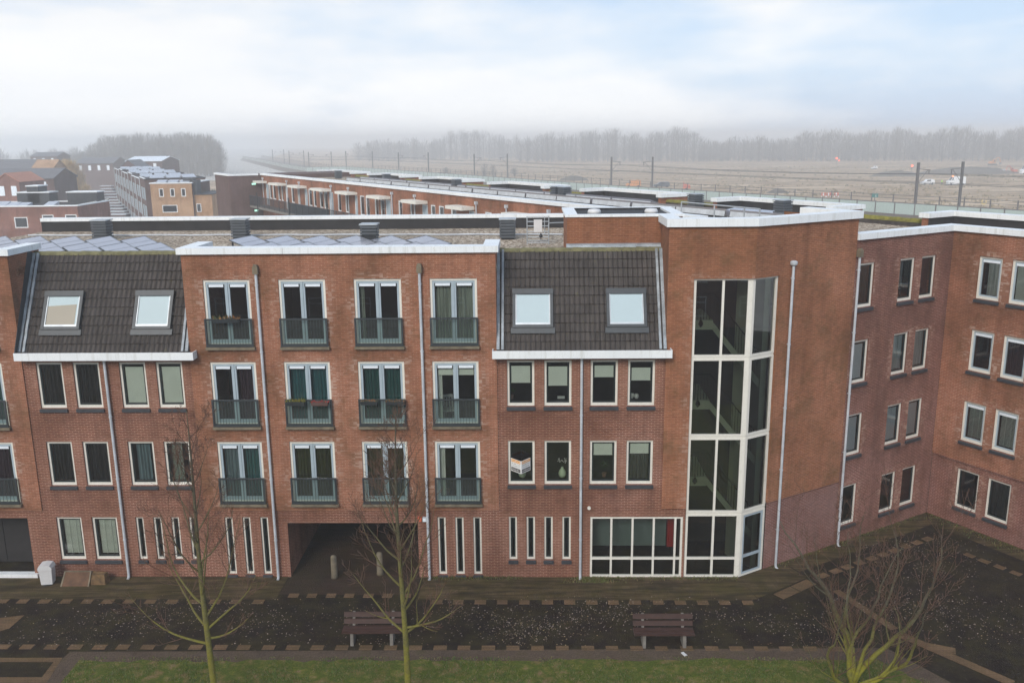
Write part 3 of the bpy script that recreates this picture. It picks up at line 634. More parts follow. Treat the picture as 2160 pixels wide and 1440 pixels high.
# tower roof
m=MB(FA); Cw=inv2(FA,at(FW,4.95,-.05)); Cb=inv2(FA,at(FW,4.95,3.2)); k1=(cs+.0,-.05)
m.slab([(5.25,.3),(cs,.3),(Cw.x-.2,Cw.y+.35),(Cb.x,Cb.y),(9.0,5.2),(5.95,3.0),(5.25,3.0)],11.6,12.2)
m.build('roof',M['gravel'],b5)
def strip(m,F,a,b_,w,z0,z1,ea=0,eb=0):   # coping along a line in plan, width w to the left (inside)
    a=Vector(a+(0,)); b_=Vector(b_+(0,)); d=(b_-a).normalized(); n=Vector((-d.y,d.x,0)); a-=d*ea; b_+=d*eb
    m.slab([tuple((a-n*.1)[:2]),tuple((b_-n*.1)[:2]),tuple((b_+n*w)[:2]),tuple((a+n*w)[:2])],z0,z1)
m=MB(FA); e=(Cw.x,Cw.y); dW=Vector((math.cos(R(B-A)),math.sin(R(B-A))))
# mitred front coping with the bend at the corner
oL=(5.1,-.16); oK=(cs+.03,-.16); oE=(e[0]+.1*dW.x+.11*dW.y,e[1]+.1*dW.y-.11*dW.x)
iE=(e[0]+.1*dW.x-.42*dW.y,e[1]+.1*dW.y+.42*dW.x); iK=(cs-.11,.37); iL=(5.1,.37)
m.slab([oL,oK,iK,iL],12.53,12.79); m.slab([oK,oE,iE,iK],12.53,12.79)
m.slab([(5.1,.372),(5.62,.372),(5.62,1.9),(5.1,1.9)],12.53,12.79)
s2=inv2(FA,at(FW,4.95+.1,.44)); s3=inv2(FA,at(FW,4.95+.1,2.3)); s4=inv2(FA,at(FW,4.95-.38,2.3)); s5=inv2(FA,at(FW,4.95-.38,.44))
m.slab([(s2.x,s2.y),(s3.x,s3.y),(s4.x,s4.y),(s5.x,s5.y)],12.53,12.79)
m.build('coping',M['white'],b5)
m=MB(FA); m.slab([(5.22,.31),(cs-.1,.31),(e[0]-.15,e[1]+.38),(e[0]-.2,e[1]+.44),(cs-.12,.36),(5.22,.36)],12.2,12.528); m.build('parapet_lining',M['bitumen'],b5)
m=MB(FA); m.slab([(6.05,1.0),(6.05,1.25),(7.6,.75),(7.6,.4)][::-1],12.2,12.74); m.build('inner_coping',M['white'],b5)
pipe(FW,b5,1.68,-.14,-.05,11.12,'round'); 
# --- corner building on the right
b6=empty('corner_building',sub(FW,10.65,0,0),'mauve and orange brick building folding round the courtyard corner on the right','building','apartment houses of the brick block')
WX=[(5.2,6.12),(7.57,8.45),(8.86,9.73)]; WL=[(1.13,2.05),(2.41,3.33)]
m=MB(FW); holes=[(a,b,z-1.63,z) for z in (10.87,8.0,5.15,2.3) for a,b in WX]; m.wall(4.9,10.72,-.4,11.75,.02,holes); m.build('left_wall',M['mauve'],b6)
m=MB(FL); holes=[(a,b,z-1.64,z) for z in (10.88,8.04,5.17) for a,b in WL]; m.wall(0,8,2.68,11.75,.0,holes); m.build('upper_wall',M['orange'],b6)
m=MB(FL); m.box(8,8.1,.06,6.3,-.1,11.74); m.build('end_wall',M['mauve'],b6)
m=MB(FL); m.wall(0,8,-.4,2.62,.06,[(a,b,.72,2.35) for a,b in WL]); m.box(.06,8,.0,.06,2.62,2.68); m.build('base_wall',M['mauve'],b6)
SW=[[(('curtain',0,1,'dimsheer'),),(('curtain',.1,.6,'dimsheer'),),(('curtain',.3,.9,'purple'),)],
    [(('blind',.05,.98,'whiteblind'),),(('curtain',.0,1,'lace'),),(('curtain',.0,1,'lace'),)],
    [(('blind',.05,1.,'whiteblind'),),(('blind',.05,.97,'whiteblind'),),(('blind',.05,.97,'whiteblind'),)],[(),(),()]]
for r_,z in enumerate((10.87,8.0,5.15,2.3)):
    for c_ in range(3): window(FW@Matrix.Translation((0,.02,0)),b6,*WX[c_],z-1.63,z,SW[r_][c_])
SWL=[[(('curtain',.25,1,'lace'),),(('blind',0,1),)],[(),(('curtain',0,1,'purple'),)],[(('venetian',),),(('venetian',),)],[(),(('curtain',0,1,'dimsheer'),)]]
for r_,z in enumerate((10.88,8.04,5.17,2.35)):
    for c_ in range(2): window(FL@Matrix.Translation((0,.06 if r_==3 else 0,0)),b6,*WL[c_],z-1.63,z,SWL[r_][c_],vent=r_<3,sash='leaf' if r_<3 else 'sash')
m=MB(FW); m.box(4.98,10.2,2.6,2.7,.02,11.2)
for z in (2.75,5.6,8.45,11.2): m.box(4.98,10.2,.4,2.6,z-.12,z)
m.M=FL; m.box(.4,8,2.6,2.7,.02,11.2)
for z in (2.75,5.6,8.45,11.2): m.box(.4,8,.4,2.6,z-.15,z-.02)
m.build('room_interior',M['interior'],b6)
# roof of the corner
P=lambda F,x,y: tuple(at(F,x,y)[:2])
m=MB(); m.slab([P(FW,4.97,.42),P(FL,-.42,.42),P(FL,8,.42),P(FL,8,6.1),P(FL,-8.6,6.1),P(FL,-8.6,-5.)],11.0,11.25); m.build('roof',M['gravel'],b6)
m=MB(); a0=P(FW,4.97,-.1); a1=P(FW,4.97,.42); k0=P(FW,10.66,-.1); kI=(at(FW,10.2,.42)[:2]); l0=P(FL,.1,-.1)
ko=at(FW,10.55,-.08); ki=at(FL,-.42,.42)
m.slab([a0,tuple(ko[:2]),tuple(ki[:2]),a1],11.75,11.97); m.slab([tuple(ko[:2]),P(FL,8,-.1),P(FL,8,.42),tuple(ki[:2])],11.75,11.97); m.build('coping',M['white'],b6)
pipe(FW,b6,5.05,-.13,-.05,11.2,'stone')
# ------------------------------------------------------------------ camera (solved from the vanishing points of the block)
CH=15.36; FP=1865.; RO=R(.6); PI_=R(12.84)
_fw=Vector((0,math.cos(PI_),-math.sin(PI_))); _up=Vector((0,math.sin(PI_),math.cos(PI_))); _r=Vector((1,0,0))
CR=_r*math.cos(RO)-_up*math.sin(RO); CU=_up*math.cos(RO)+_r*math.sin(RO); CC=Vector((0,0,CH))
cam=bpy.data.cameras.new('camera'); co=bpy.data.objects.new('camera',cam); col.objects.link(co); sc.camera=co
cam.sensor_width=36; cam.lens=36*FP/2160; cam.clip_start=.5; cam.clip_end=6000
co.matrix_world=Matrix(((CR.x,CU.x,-_fw.x,0),(CR.y,CU.y,-_fw.y,0),(CR.z,CU.z,-_fw.z,CH),(0,0,0,1)))
def ray(px,py): return _fw*FP+CR*(px-1080)-CU*(py-720)
def onz(px,py,z=0.):
    d=ray(px,py); return CC+d*((z-CH)/d.z)
def ony(px,py,Y):
    d=ray(px,py); return CC+d*(Y/d.y)
def onF(F,px,py,off=0.):        # hit with the plane y=off of a wall frame; returns frame-local point
    n=Vector((F[0][1],F[1][1],0)); P0=F@Vector((0,off,0)); d=ray(px,py); return F.inverted()@(CC+d*((P0-CC).dot(n)/d.dot(n)))
def flip(F): return F
# ------------------------------------------------------------------ the long gallery block behind
b7=empty('gallery_block',sub(FL,-45,0,0),'long orange brick gallery block with white coping receding into the fog behind','building')
OW=-4.85
def ax(px): return onF(FL,px,400,OW).x
wins=[(568,573),(575,581),(586,591),(593,597),(614,620),(627,632),(650,657),(660,666),(673,680),(682,690),(711,718),(727,735),(758,767),(770,778),(789,797),(801,810),(839,847),(864,872),(907,917),(924,935),(950,961),(1022,1036),(1048,1062),(1085,1099),(1135,1150)]
doors=[(561,567),(602,607),(642,648),(693,702),(747,753),(812,823),(889,901),(988,1000),(1110,1124)]
W7=[(ax(a),ax(b)) for a,b in wins]; D7=[(ax(a),ax(b)) for a,b in doors]
m=MB(FL); holes=[(a,b,9.25,10.9) for a,b in W7]+[(a,b,8.52,10.85) for a,b in D7]
m.wall(-81.5,-9.5,0.,11.75,OW,holes,.1,ext=.3); m.build('gallery_wall',M['orange'],b7)
for a,b in W7:
    m=MB(FL); m.frame4(a,b,9.25,10.9,.09,OW+.03,OW+.1); o=m.build('window',M['white'],b7)
    m=MB(FL); m.poly([(a,OW+.08,9.25),(b,OW+.08,9.25),(b,OW+.08,10.9),(a,OW+.08,10.9)]); m.build('pane',M['glass'],o)
    m=MB(FL); m.box(a,b,OW+.3,OW+.32,9.3,10.9-rnd.choice((.1,.5,.9))); m.build('curtain',M[rnd.choice(('sheer','lace','dimsheer'))],o)
for a,b in D7:
    m=MB(FL); m.frame4(a,b,8.5,10.85,.08,OW+.03,OW+.1); m.box(a+.08,b-.08,OW+.06,OW+.09,8.58,10.77,1); m.build('door',[M['white'],M['leaf']],b7)
for a,b in ((546,564),(585,605),(625,647),(674,699),(727,753),(795,823),(869,901),(964.5,1000),(1085,1128)):
    m=MB(FL); m.box(ax(a),ax(b),OW-.95,OW,10.92,11.14); m.build('canopy',M['cream'],b7)
m=MB(FL); m.box(-81.5,-9.5,OW-1.5,OW,8.2,8.42); gd=m.build('gallery_deck',M['concrete'],b7)
m=MB(FL)
x=-81.4
while x<-9.6: m.box(x-.03,x+.03,OW-1.48,OW-1.42,8.42,9.55); x+=1.9
m.box(-81.5,-9.5,OW-1.48,OW-1.42,9.5,9.55); m.box(-81.5,-9.5,OW-1.47,OW-1.43,8.5,8.54)
x=-81.4
while x<-9.6: m.box(x-.011,x+.011,OW-1.46,OW-1.44,8.54,9.5); x+=.16
m.box(-66.,-55.,OW-1.41,OW-1.4,8.5,9.5); m.build('gallery_railing',M['anthra'],gd)
m=MB(FL)
for x in (-78,-66.3,-54.9,-45,-35,-25): m.box(x-.07,x+.07,OW-1.6,OW-1.5,5.,10.0)
m.build('gallery_post',M['anthra'],gd)
for px in (557,607,633,700,736,828,876,1006,1070,1160):
    a=ax(px); m=MB(FL); m.tube([(a,OW-.09,8.45),(a,OW-.09,11.35)],.05,6); m.box(a-.09,a+.09,OW-.18,OW,11.3,11.5); m.build('drainpipe',M['zinc'],b7)
# the dark end tower that closes the gallery
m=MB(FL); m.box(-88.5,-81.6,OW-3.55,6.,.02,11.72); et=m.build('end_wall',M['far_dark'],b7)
m=MB(FL); m.box(-88.6,-81.55,OW-3.65,OW-3.2,11.722,11.93); m.box(-82.,-81.5,OW-3.2,OW-.3,11.722,11.93); m.build('end_coping',M['white'],et)
for px,py in ((535,388),(541,444)):
    q=onF(sub(FL,-81.6,0,0,90),px,py,0); q=sub(FL,-81.6,0,0,90)@q; q=FL.inverted()@q; m=MB(FL); m.box(-81.58,-81.5,q.y-.22,q.y+.22,q.z-.1,q.z+.1); m.build('exit_light',M['exitlamp'],et)
m=MB(FL); m.box(-85.9,-8.62,OW+.3,6.2,11.,11.25); m.build('roof',M['gravel'],b7)
m=MB(FL); m.box(-81.5,-9.0,OW-.12,OW+.45,11.75,11.95); m.build('coping',M['white'],b7)
m=MB(FL); m.box(-88.4,8,6.2,6.3,.02,11.3); m.build('far_wall',M['orange'],b7)
SEG=[(-88.4,-76.6),(-71.6,-62.6),(-58.1,-49.4),(-44.6,-35.9),(-31.1,-22.4),(-17.8,-9.2),(-4.3,8)]
for a,b in SEG:
    m=MB(FL); m.box(a,b,6.02,6.32,11.2,11.74); m.box(a,a+.3,4.15,6.02,11.2,11.74); m.box(b-.3,b,4.15,6.02,11.2,11.74); o=m.build('raised_parapet',M['orange'],b7)
    m=MB(FL); m.box(a+.32,b-.32,5.98,6.015,11.2,11.738); m.box(a+.305,a+.33,4.2,5.98,11.2,11.738); m.box(b-.33,b-.305,4.2,5.98,11.2,11.738); m.build('parapet_lining',M['bitumen'],o)
    m=MB(FL); m.box(a-.1,b+.1,5.9,6.42,11.742,11.96); m.box(a-.1,a+.42,4.05,5.9,11.742,11.96); m.box(b-.42,b+.1,4.05,5.9,11.742,11.96); m.build('raised_coping',M['white'],o)
for (_,a),(b,_2) in zip(SEG,SEG[1:]):
    m=MB(FL); n=int((b-a)/.42)
    for i in range(n):
        x0=a+(b-a)*i/n; x1=a+(b-a)*(i+1)/n+.03; h=rnd.uniform(-.01,.01)
        m.hexa([(x0,4.5,11.45),(x1,4.5,11.45),(x1,4.95,11.45),(x0,4.95,11.45)],[(x0,4.58,11.62+h),(x1,4.58,11.60+h),(x1,4.87,11.60+h),(x0,4.87,11.62+h)])
    o=m.build('mossy_ridge',M['mossy'],b7)
    m=MB(FL); m.box(a,b,4.52,4.9,11.2,11.5); m.poly([(a,4.9,11.5),(b,4.9,11.5),(b,6.25,8.5),(a,6.25,8.5)]); m.build('mansard_slope',M['tile'],o)
# ------------------------------------------------------------------ things standing on the roofs
def vent(M_,label,s=1.):
    t=empty('roof_vent',M_,label,'roof vent','louvred vent boxes on the flat roofs')
    m=MB(M_); m.box(-.27*s,.27*s,-.27*s,.27*s,0,.82*s); m.build('vent_core',M['black'],t)
    m=MB(M_)
    for i in range(6): z=.08*s+i*.125*s; m.box(-.33*s,.33*s,-.33*s,.33*s,z,z+.085*s)
    m.build('louvre',M['ventgrey'],t)
    m=MB(M_); m.box(-.36*s,.36*s,-.36*s,.36*s,.83*s,.88*s); m.build('vent_cap',M['steel'],t)
    return t
for (px,py),lab in zip(((218,505),(509,503),(781,517),(1071,504)),('louvred vent box behind the solar panels of the left tiled house','louvred vent box behind the parapet above the first French windows','louvred vent box rising from among the solar panels with a black skirt','louvred vent box alone on gravel near the steel roof frame')):
    q=onz(px,py,11.25); vent(frame(q.x,q.y,A,11.25),lab)
q=onz(781,517,11.25); m=MB(frame(q.x,q.y,A,11.25)); m.hexa([(-.42,-.75,.0),(.30,-.75,.0),(.36,-.30,.0),(-.36,-.30,.0)],[(-.40,-.70,.12),(.28,-.70,.12),(.30,-.36,.42),(-.34,-.36,.42)]); tag(m.build('vent_skirt',M['black']),'black rubber skirt leaning against the vent box among the solar panels','roof flashing')
for (x,y),lab in zip(((-77,2.7),(-63,2.7),(-47,2.4),(-31.6,2.4),(-30.6,2.4),(-18.9,3.8),(-12.1,3.7)),('farthest dark vent box on the gallery block roof','second farthest dark vent box on the gallery block roof','dark vent box midway along the gallery block roof','left one of two paired dark vent boxes on the gallery block roof','right one of two paired dark vent boxes on the gallery block roof','dark vent box beside the solar racks near the guard rail','nearest dark vent box of the gallery roof, beside the white step coping')):
    vent(sub(FL,x,y,11.25),lab,1.05)
def panel(M_,lab,grp):
    # tilted panel, long side towards the near right
    t=empty('solar_module',M_,lab,'solar panel',grp)
    u=Vector((.664,-.748,0)); v=Vector((-.748,-.664,0)); tl=.20
    def q(a,b,dz=0): w=u*a+v*b; return (w.x,w.y,dz-(abs(w.y))*tl*.8)
    def plate(m,a0,a1,b0,b1,z0,z1): m.hexa([q(a0,b0,z0),q(a0,b1,z0),q(a1,b1,z0),q(a1,b0,z0)],[q(a0,b0,z1),q(a0,b1,z1),q(a1,b1,z1),q(a1,b0,z1)])
    m=MB(M_)
    plate(m,0,1.66,0,.02,-.04,0); plate(m,0,1.66,.98,1.,-.04,0); plate(m,0,.02,.02,.98,-.04,0); plate(m,1.64,1.66,.02,.98,-.04,0); plate(m,.82,.835,.02,.98,-.03,-.004); m.build('panel_frame',M['pvframe'],t)
    m=MB(M_); plate(m,.02,1.64,.02,.98,-.03,-.008); m.build('panel_glass',M['pv'],t)
    m=MB(M_)
    for a,b in ((.1,.1),(1.55,.1),(.1,.9),(1.55,.9)): w=q(a,b,-.04); m.box(w[0]-.03,w[0]+.03,w[1]-.03,w[1]+.03,-.42,w[2])
    m.build('panel_foot',M['black'],t)
    return t
proto=None; cnt=0
for px0,n,gname,where in ((12,5,'solar panels behind the left tiled house','left tiled house'),(532,6,'solar panels behind the orange parapet','orange block parapet')):
    for row in (0,1):
        for i in range(n if row==0 or px0<100 else n-1):
            q=onz(px0+73.4*i,497-(px0>100)*1.2,11.70); q=q+Vector((1.12,-1.27,0))*row
            Mx=frame(q.x,q.y,0,11.70-.13*row); lab=('back row ' if row==0 else 'front row ')+'pale grey solar panel, '+('leftmost','second from left','third from left','fourth from left','fifth from left','rightmost')[i]+' behind the '+where
            if proto is None: proto=panel(Mx,lab,gname)
            else: dup(proto,Mx,None,lab,gname)
rk=None; k=0
for row,off in ((0,.55),(1,2.1)):
    for x in range(-69,-12,4):
        if row and x>-24: continue
        Mx=sub(FL,x+rnd.uniform(-.1,.1),off,11.25); lab=('near row ' if row==0 else 'far row ')+'dark solar rack on the gallery roof, %s one from the far end'%(('first','second','third','fourth','fifth','sixth','seventh','eighth','ninth','tenth','eleventh','twelfth','thirteenth','fourteenth','fifteenth')[(x+69)//4])
        if rk is None:
            rk=empty('solar_rack',Mx,lab,'solar rack','solar racks on the gallery block roof')
            m=MB(Mx); m.hexa([(0,.25,.12),(3.9,.25,.12),(3.9,1.2,.10),(0,1.2,.10)],[(0,.18,.50),(3.9,.18,.50),(3.9,1.2,.14),(0,1.2,.14)]); m.build('rack_panel',M['pv'],rk)
            m=MB(Mx); m.poly([(0.05,.12,.13),(3.85,.12,.13),(3.85,.17,.40),(.05,.17,.40)]); m.build('wind_plate',M['zinc'],rk)
            m=MB(Mx)
            for xx in (.1,1.95,3.8): m.box(xx-.06,xx+.06,.05,.3,0,.13)
            m.build('rack_foot',M['black'],rk)
        else: dup(rk,Mx,None,lab)
q=onz(1112,516,11.25); Mx=frame(q.x,q.y,A,11.25)
t=empty('steel_roof_frame',Mx,'galvanised steel guard frame with a white box on the gravel roof','guard rail')
m=MB(Mx)
for x in (0,.87): m.tube([(x,0,0),(x,0,1.13)],.024,6); m.tube([(x,.9,0),(x,.9,.75)],.02,6); m.tube([(x,0,.5),(x,.9,.05)],.016,6)
for z in (.08,.3,.52,.74,.92,1.12): m.tube([(0,0,z),(.87,0,z)],.018,6)
m.tube([(.7,0,.4),(.7,0,1.12)],.018,6); m.tube([(.87,0,.86),(1.7,.2,.86)],.02,6); m.tube([(0,.9,.06),(.9,.9,.06)],.02,6); m.build('frame_tube',M['steel'],t)
m=MB(Mx); m.box(.27,.6,-.05,.02,.5,1.0); m.build('white_box',M['whiteplastic'],t)
m=MB(Mx); m.lathe(.55,-.04,[(.02,.28),(.08,.33),(.03,.44)],8); m.tube([(.55,-.04,.2),(.55,-.04,.7)],.012,5); m.build('antenna',M['black'],t)
# cable tray and guard rail
q=onz(60,499,11.25); q2=onz(1186,497,11.25); m=MB(); n=60
m.tube([(q+(q2-q)*(i/n)+Vector((0,.08*math.sin(i*.9),.06))) for i in range(n+1)],.035,5); tag(m.build('roof_cable_tray',M['zinc']),'thin grey cable run crossing the gravel roof behind the solar panels','cable')
qa=onz(1432,447,11.25); Mx=sub(FL,0,0,0)
m=MB(); g0=ony(1437,444,44.5); g1=ony(1603,443,39.5); g0.z=g1.z=12.25
m.tube([g0,g1],.035,6)
dv=(g1-g0)
for f_ in (0,.45,.82,1.): w=g0+dv*f_; m.tube([w,(w.x,w.y,11.25)],.035,6)
m.tube([g0+dv*.82-Vector((0,0,.45)),g1-Vector((0,0,.45))],.025,6); tag(m.build('roof_guard_rail',M['steel']),'grey tubular guard rail on the roof behind the stair tower','guard rail')
q0=onz(1505,452,11.25); q1=onz(1640,452,11.25)
t=empty('solar_module',frame(q0.x,q0.y,B-90,11.25),'flat bluish solar panel field lying low behind the guard rail','solar panel')
F_=WM[t.name]; m=MB(F_); m.hexa([(0,0,.05),(7.4,0,.05),(7.4,1.6,.05),(0,1.6,.05)],[(0,0,.12),(7.4,0,.12),(7.4,1.6,.30),(0,1.6,.30)]); m.build('panel_glass',M['pv'],t)
m=MB(F_)
for i in range(8): m.box(i*1.04,i*1.04+.04,-.02,0,.04,.14)
m.build('panel_frame',M['pvframe'],t)
# ------------------------------------------------------------------ ground
def sheet(name,pts,z,mat,kind='structure',label=None):
    m=MB(); m.poly([(x,y,z) for x,y in pts]); return m.build(name,mat,kind=kind,label=label)
gY=lambda px,py:tuple(onz(px,py,0.)[:2])
# base ground with town side and field side
sheet('ground',[(-1500,-60),(1500,-60),(1500,2200),(-1500,2200)],-.02,M['townground'])
fa=lambda s,d:tuple(at(FA,s,d)[:2]); fw=lambda s,d:tuple(at(FW,s,d)[:2]); fl=lambda s,d:tuple(at(FL,s,d)[:2])
sheet('courtyard_paving',[(-50,-50),(50,-50),(50,41),(-50,41)],-.004,M['dark_pave'])
sheet('mossy_pavement',[fa(-8.2,-.0),fa(-8.2,-1.62),fa(-40,-1.62),fa(-40,0)],.004,M['moss_pave'])
sheet('mossy_pavement',[fa(8.05,0),fa(8.33,-1.55),fa(7.6,-1.62),fa(-3.3,-1.62),fa(-3.3,0)],.004,M['moss_pave'])
sheet('mossy_pavement',[fw(.0,.0),fw(-.55,-1.43),fw(2.0,-1.3),fw(2.2,.0)],.006,M['moss_pave'])
sheet('mossy_pavement',[fw(2.2,.0),fw(2.15,-.85),fw(9.8,-.85),fw(10.65,0)],.006,M['moss_pave'])
sheet('mossy_pavement',[fl(.85,-.85),fl(9,-.85),fl(9,.06),fl(0,.06)],.006,M['moss_pave'])
sheet('passage_floor',[fa(-3.43,7.5),fa(-8.1,7.5),fa(-8.1,.0),fa(-8.2,-1.3),fa(-3.3,-1.3),fa(-3.43,0)],.008,M['red_pave'])
gl=[gY(x,y) for x,y in ((560,1384),(900,1386),(1400,1388),(1700,1376),(1840,1372),(1905,1362))]
gr=[gY(x,y) for x,y in ((1990,1410),(2110,1480))]
def wig(p,q,n,a):
    return [(p[0]+(q[0]-p[0])*i/n+rnd.uniform(-a,a),p[1]+(q[1]-p[1])*i/n+rnd.uniform(-a,a)) for i in range(n)]
e_l=gY(150,1392); e_r=gY(1880,1362); e_r2=gY(2010,1440); e_b=gY(60,1500)
dirtp=[gY(-200,1372),gY(1850,1372),gY(2150,1500),(14,14),(-24,14)]
sheet('dirt_strip',[gY(148,1374),gY(1870,1366),gY(2120,1500),(16,8),(-22,8),gY(40,1470)],.004,M['dirt'])
top=wig(gY(165,1394),gY(1850,1390),60,.09)+wig(gY(1850,1390),gY(2060,1500),14,.06)
sheet('lawn',top+[gY(2060,1500),(15,8),(-14.5,8)]+[gY(105,1470)],.010,M['lawn'])
# tan paver edgings (single pavers of the chequered borders, one strip each)
def pavers(name,p0,p1,n,w,d,lab):
    m=MB(); p0=Vector(p0+(0,)); p1=Vector(p1+(0,)); dv=(p1-p0)/n; u=dv.normalized(); v=Vector((-u.y,u.x,0))
    for i in range(n):
        c=p0+dv*(i+.5)+u*rnd.uniform(-.02,.02); h=w*rnd.uniform(.95,1.05)/2
        q=[c-u*h-v*d/2,c+u*h-v*d/2,c+u*h+v*d/2,c-u*h+v*d/2]; m.slab([tuple(k[:2]) for k in q],-.01,.0105+rnd.uniform(0,.003))
    return m.build(name,M['tan'],kind='structure')
pavers('paver_border',fa(-24,-1.78),fa(-8.4,-1.78),21,.37,.26,'')
pavers('paver_border',fa(-3.0,-1.78),fa(8.3,-1.78),15,.37,.26,'')
pavers('paver_border',fa(-8.0,-1.35),fa(-3.4,-1.35),7,.34,.26,'')
pavers('paver_border',gY(-120,1363),gY(1790,1368),37,.40,.25,'')
pavers('paver_border',gY(1642,1258),gY(1712,1226),2,.85,.42,'')
pavers('paver_border',gY(1722,1218),gY(1968,1132),10,.40,.28,'')
pavers('paver_border',gY(1765,1246),gY(1885,1325),5,.62,.28,'')
pavers('paver_border',gY(1900,1338),gY(2125,1436),9,.60,.34,'')
pavers('paver_border',gY(1960,1362),gY(2012,1372),2,.42,.34,'')
pavers('paver_border',gY(2030,1165),gY(2160,1215),4,.36,.26,'')
m=MB()
for (x0,y0,x1,y1) in ((0,1387,130,1396),(0,1428,95,1440)):
    m.poly([gY(x0-80,y0)+(.012,),gY(x0-80,y1)+(.012,),gY(x1-10,y1)+(.012,),gY(x1,y0)+(.012,)])
m.poly([gY(120,1387)+(.013,),gY(132,1387)+(.013,),gY(95,1445)+(.013,),gY(75,1445)+(.013,)])
m.poly([gY(-60,1310)+(.012,),gY(52,1297)+(.012,),gY(20,1325)+(.012,),gY(-60,1350)+(.012,)])
m.build('tan_paving',M['tan'],kind='structure')
# fallen leaves, grass
lm=[plain('leaf_'+n_,c,.8,.3,8.) for n_,c in (('pale',(.28,.225,.185)),('brown',(.11,.06,.035)),('ochre',(.26,.19,.09)))]
m=MB(); cl=[(rnd.uniform(0,1900),rnd.uniform(1275,1352)) for _ in range(26)]+[(rnd.uniform(1850,2150),rnd.uniform(1130,1330)) for _ in range(14)]
for i in range(3900):
    if i%6: cx,cy=rnd.choice(cl); px,py=rnd.gauss(cx,58),rnd.gauss(cy,16)
    else: px,py=rnd.uniform(-50,2160),rnd.uniform(1262,1362)
    if not(1255<py<1366 or (px>1800 and 1120<py<1380)): continue
    p=onz(px,py,.0); q=FW.inverted()@p
    if (q.x>0 and q.y>-.6) or (q.x>5 and (FL.inverted()@p).y>-.5) or (q.x<=0 and (FA.inverted()@p).y>-.3): continue
    s_=rnd.uniform(.014,.034); a=rnd.uniform(0,6.28); c_,n_=math.cos(a)*s_,math.sin(a)*s_; z=.012+rnd.uniform(0,.012)
    m.poly([(p.x-c_,p.y-n_,z),(p.x+n_*.6,p.y-c_*.6,z+rnd.uniform(0,.02)),(p.x+c_,p.y+n_,z+.004),(p.x-n_*.6,p.y+c_*.6,z+rnd.uniform(0,.02))],rnd.choice((0,0,1,2)))
tag(m.build('fallen_leaves',lm),'scattered pale fallen leaves on the dark paving','leaves',kind='stuff')
gm=[plain('grass_'+n_,c,.9,.3,6.) for n_,c in (('green',(.07,.115,.018)),('olive',(.12,.125,.028)),('straw',(.20,.15,.07)))]
m=MB()
from mathutils import noise as mn
for i in range(30000):
    px,py=rnd.uniform(60,2080),rnd.uniform(1386,1475); 
    if px>1850 and py<1390+(px-1850)*.42: continue
    if px<170 and py<1392+(170-px)*1.1: continue
    p=onz(px,py,0.); d=mn.noise(Vector((p.x*.9,p.y*.9,3.)))+.5*mn.noise(Vector((p.x*2.7,p.y*2.7,1.)))
    if d<-.12+rnd.uniform(-.15,.15): continue
    h=rnd.uniform(.03,.075)*(1+.5*d); a=rnd.uniform(0,6.28); w=.012; lx,ly=rnd.uniform(-.04,.04),rnd.uniform(-.04,.04)
    m.poly([(p.x-math.cos(a)*w,p.y-math.sin(a)*w,.01),(p.x+math.cos(a)*w,p.y+math.sin(a)*w,.01),(p.x+lx,p.y+ly,h)],0 if d>.2 and rnd.random()<.6 else rnd.choice((0,1,1,2)))
tag(m.build('grass',gm),'short patchy winter grass along the lawn edge','grass',kind='stuff')
m=MB()
for i in range(2600):
    k=rnd.random()
    if k<.35: q=at(FA,rnd.gauss(2.75,.35),-rnd.uniform(.05,.45),.005)
    elif k<.55: q=at(FA,rnd.uniform(2.4,8.),-abs(rnd.gauss(.05,.12)),.005)
    elif k<.7: q=at(FA,rnd.uniform(-3.,.3),-abs(rnd.gauss(.04,.1)),.005)
    elif k<.85: q=at(FW,rnd.uniform(1.4,10.),-abs(rnd.gauss(.05,.12)),.005)
    else: q=at(FL,rnd.uniform(.2,6),-abs(rnd.gauss(.1,.3)),.005)
    h=rnd.uniform(.03,.12); a=rnd.uniform(0,6.28); w=.014
    m.poly([(q.x-math.cos(a)*w,q.y-math.sin(a)*w,.006),(q.x+math.cos(a)*w,q.y+math.sin(a)*w,.006),(q.x+rnd.uniform(-.06,.06),q.y+rnd.uniform(-.06,.03),h)],rnd.choice((0,1,1,2)))
tag(m.build('weeds',gm),'low weeds and moss growing at the foot of the walls','weeds',kind='stuff')
# ------------------------------------------------------------------ benches
def bench(M_,lab):
    t=empty('park_bench',M_,lab,'bench','benches on the dark path')
    for x in (-.62,.62):
        m=MB(M_); m.hexa([(x-.05,-.22,0),(x+.05,-.22,0),(x+.05,.26,0),(x-.05,.26,0)],[(x-.05,-.20,.41),(x+.05,-.20,.41),(x+.05,.20,.41),(x-.05,.20,.41)])
        m.hexa([(x-.04,-.24,.40),(x+.04,-.24,.40),(x+.04,-.17,.40),(x-.04,-.17,.40)],[(x-.04,-.37,.86),(x+.04,-.37,.86),(x+.04,-.32,.86),(x-.04,-.32,.86)]); m.build('leg',M['concrete'],t)
    L=.93
    for y in (-.12,.03,.18): m=MB(M_); m.box(-L,L,y-.065,y+.065,.412,.455); m.build('seat_plank',M['bench'],t)
    for z,y in ((.58,-.225),(.78,-.285)):
        m=MB(M_); m.hexa([(-L,y-.01,z-.07),(L,y-.01,z-.07),(L,y+.035,z-.07),(-L,y+.035,z-.07)],[(-L,y-.05,z+.07),(L,y-.05,z+.07),(L,y-.005,z+.07),(-L,y-.005,z+.07)]); o=m.build('back_plank',M['bench'],t)
        m=MB(M_)
        for x in (-.62,.62): m.lathe(x,y-.05,[(.022,z-.02),(.022,z+.02)],6)
        m.build('bolt',M['steel'],o)
    return t
q=onz(787,1352,0); b_=bench(frame(q.x,q.y,179.5),'reddish brown wooden bench partly hidden behind the middle tree trunk')
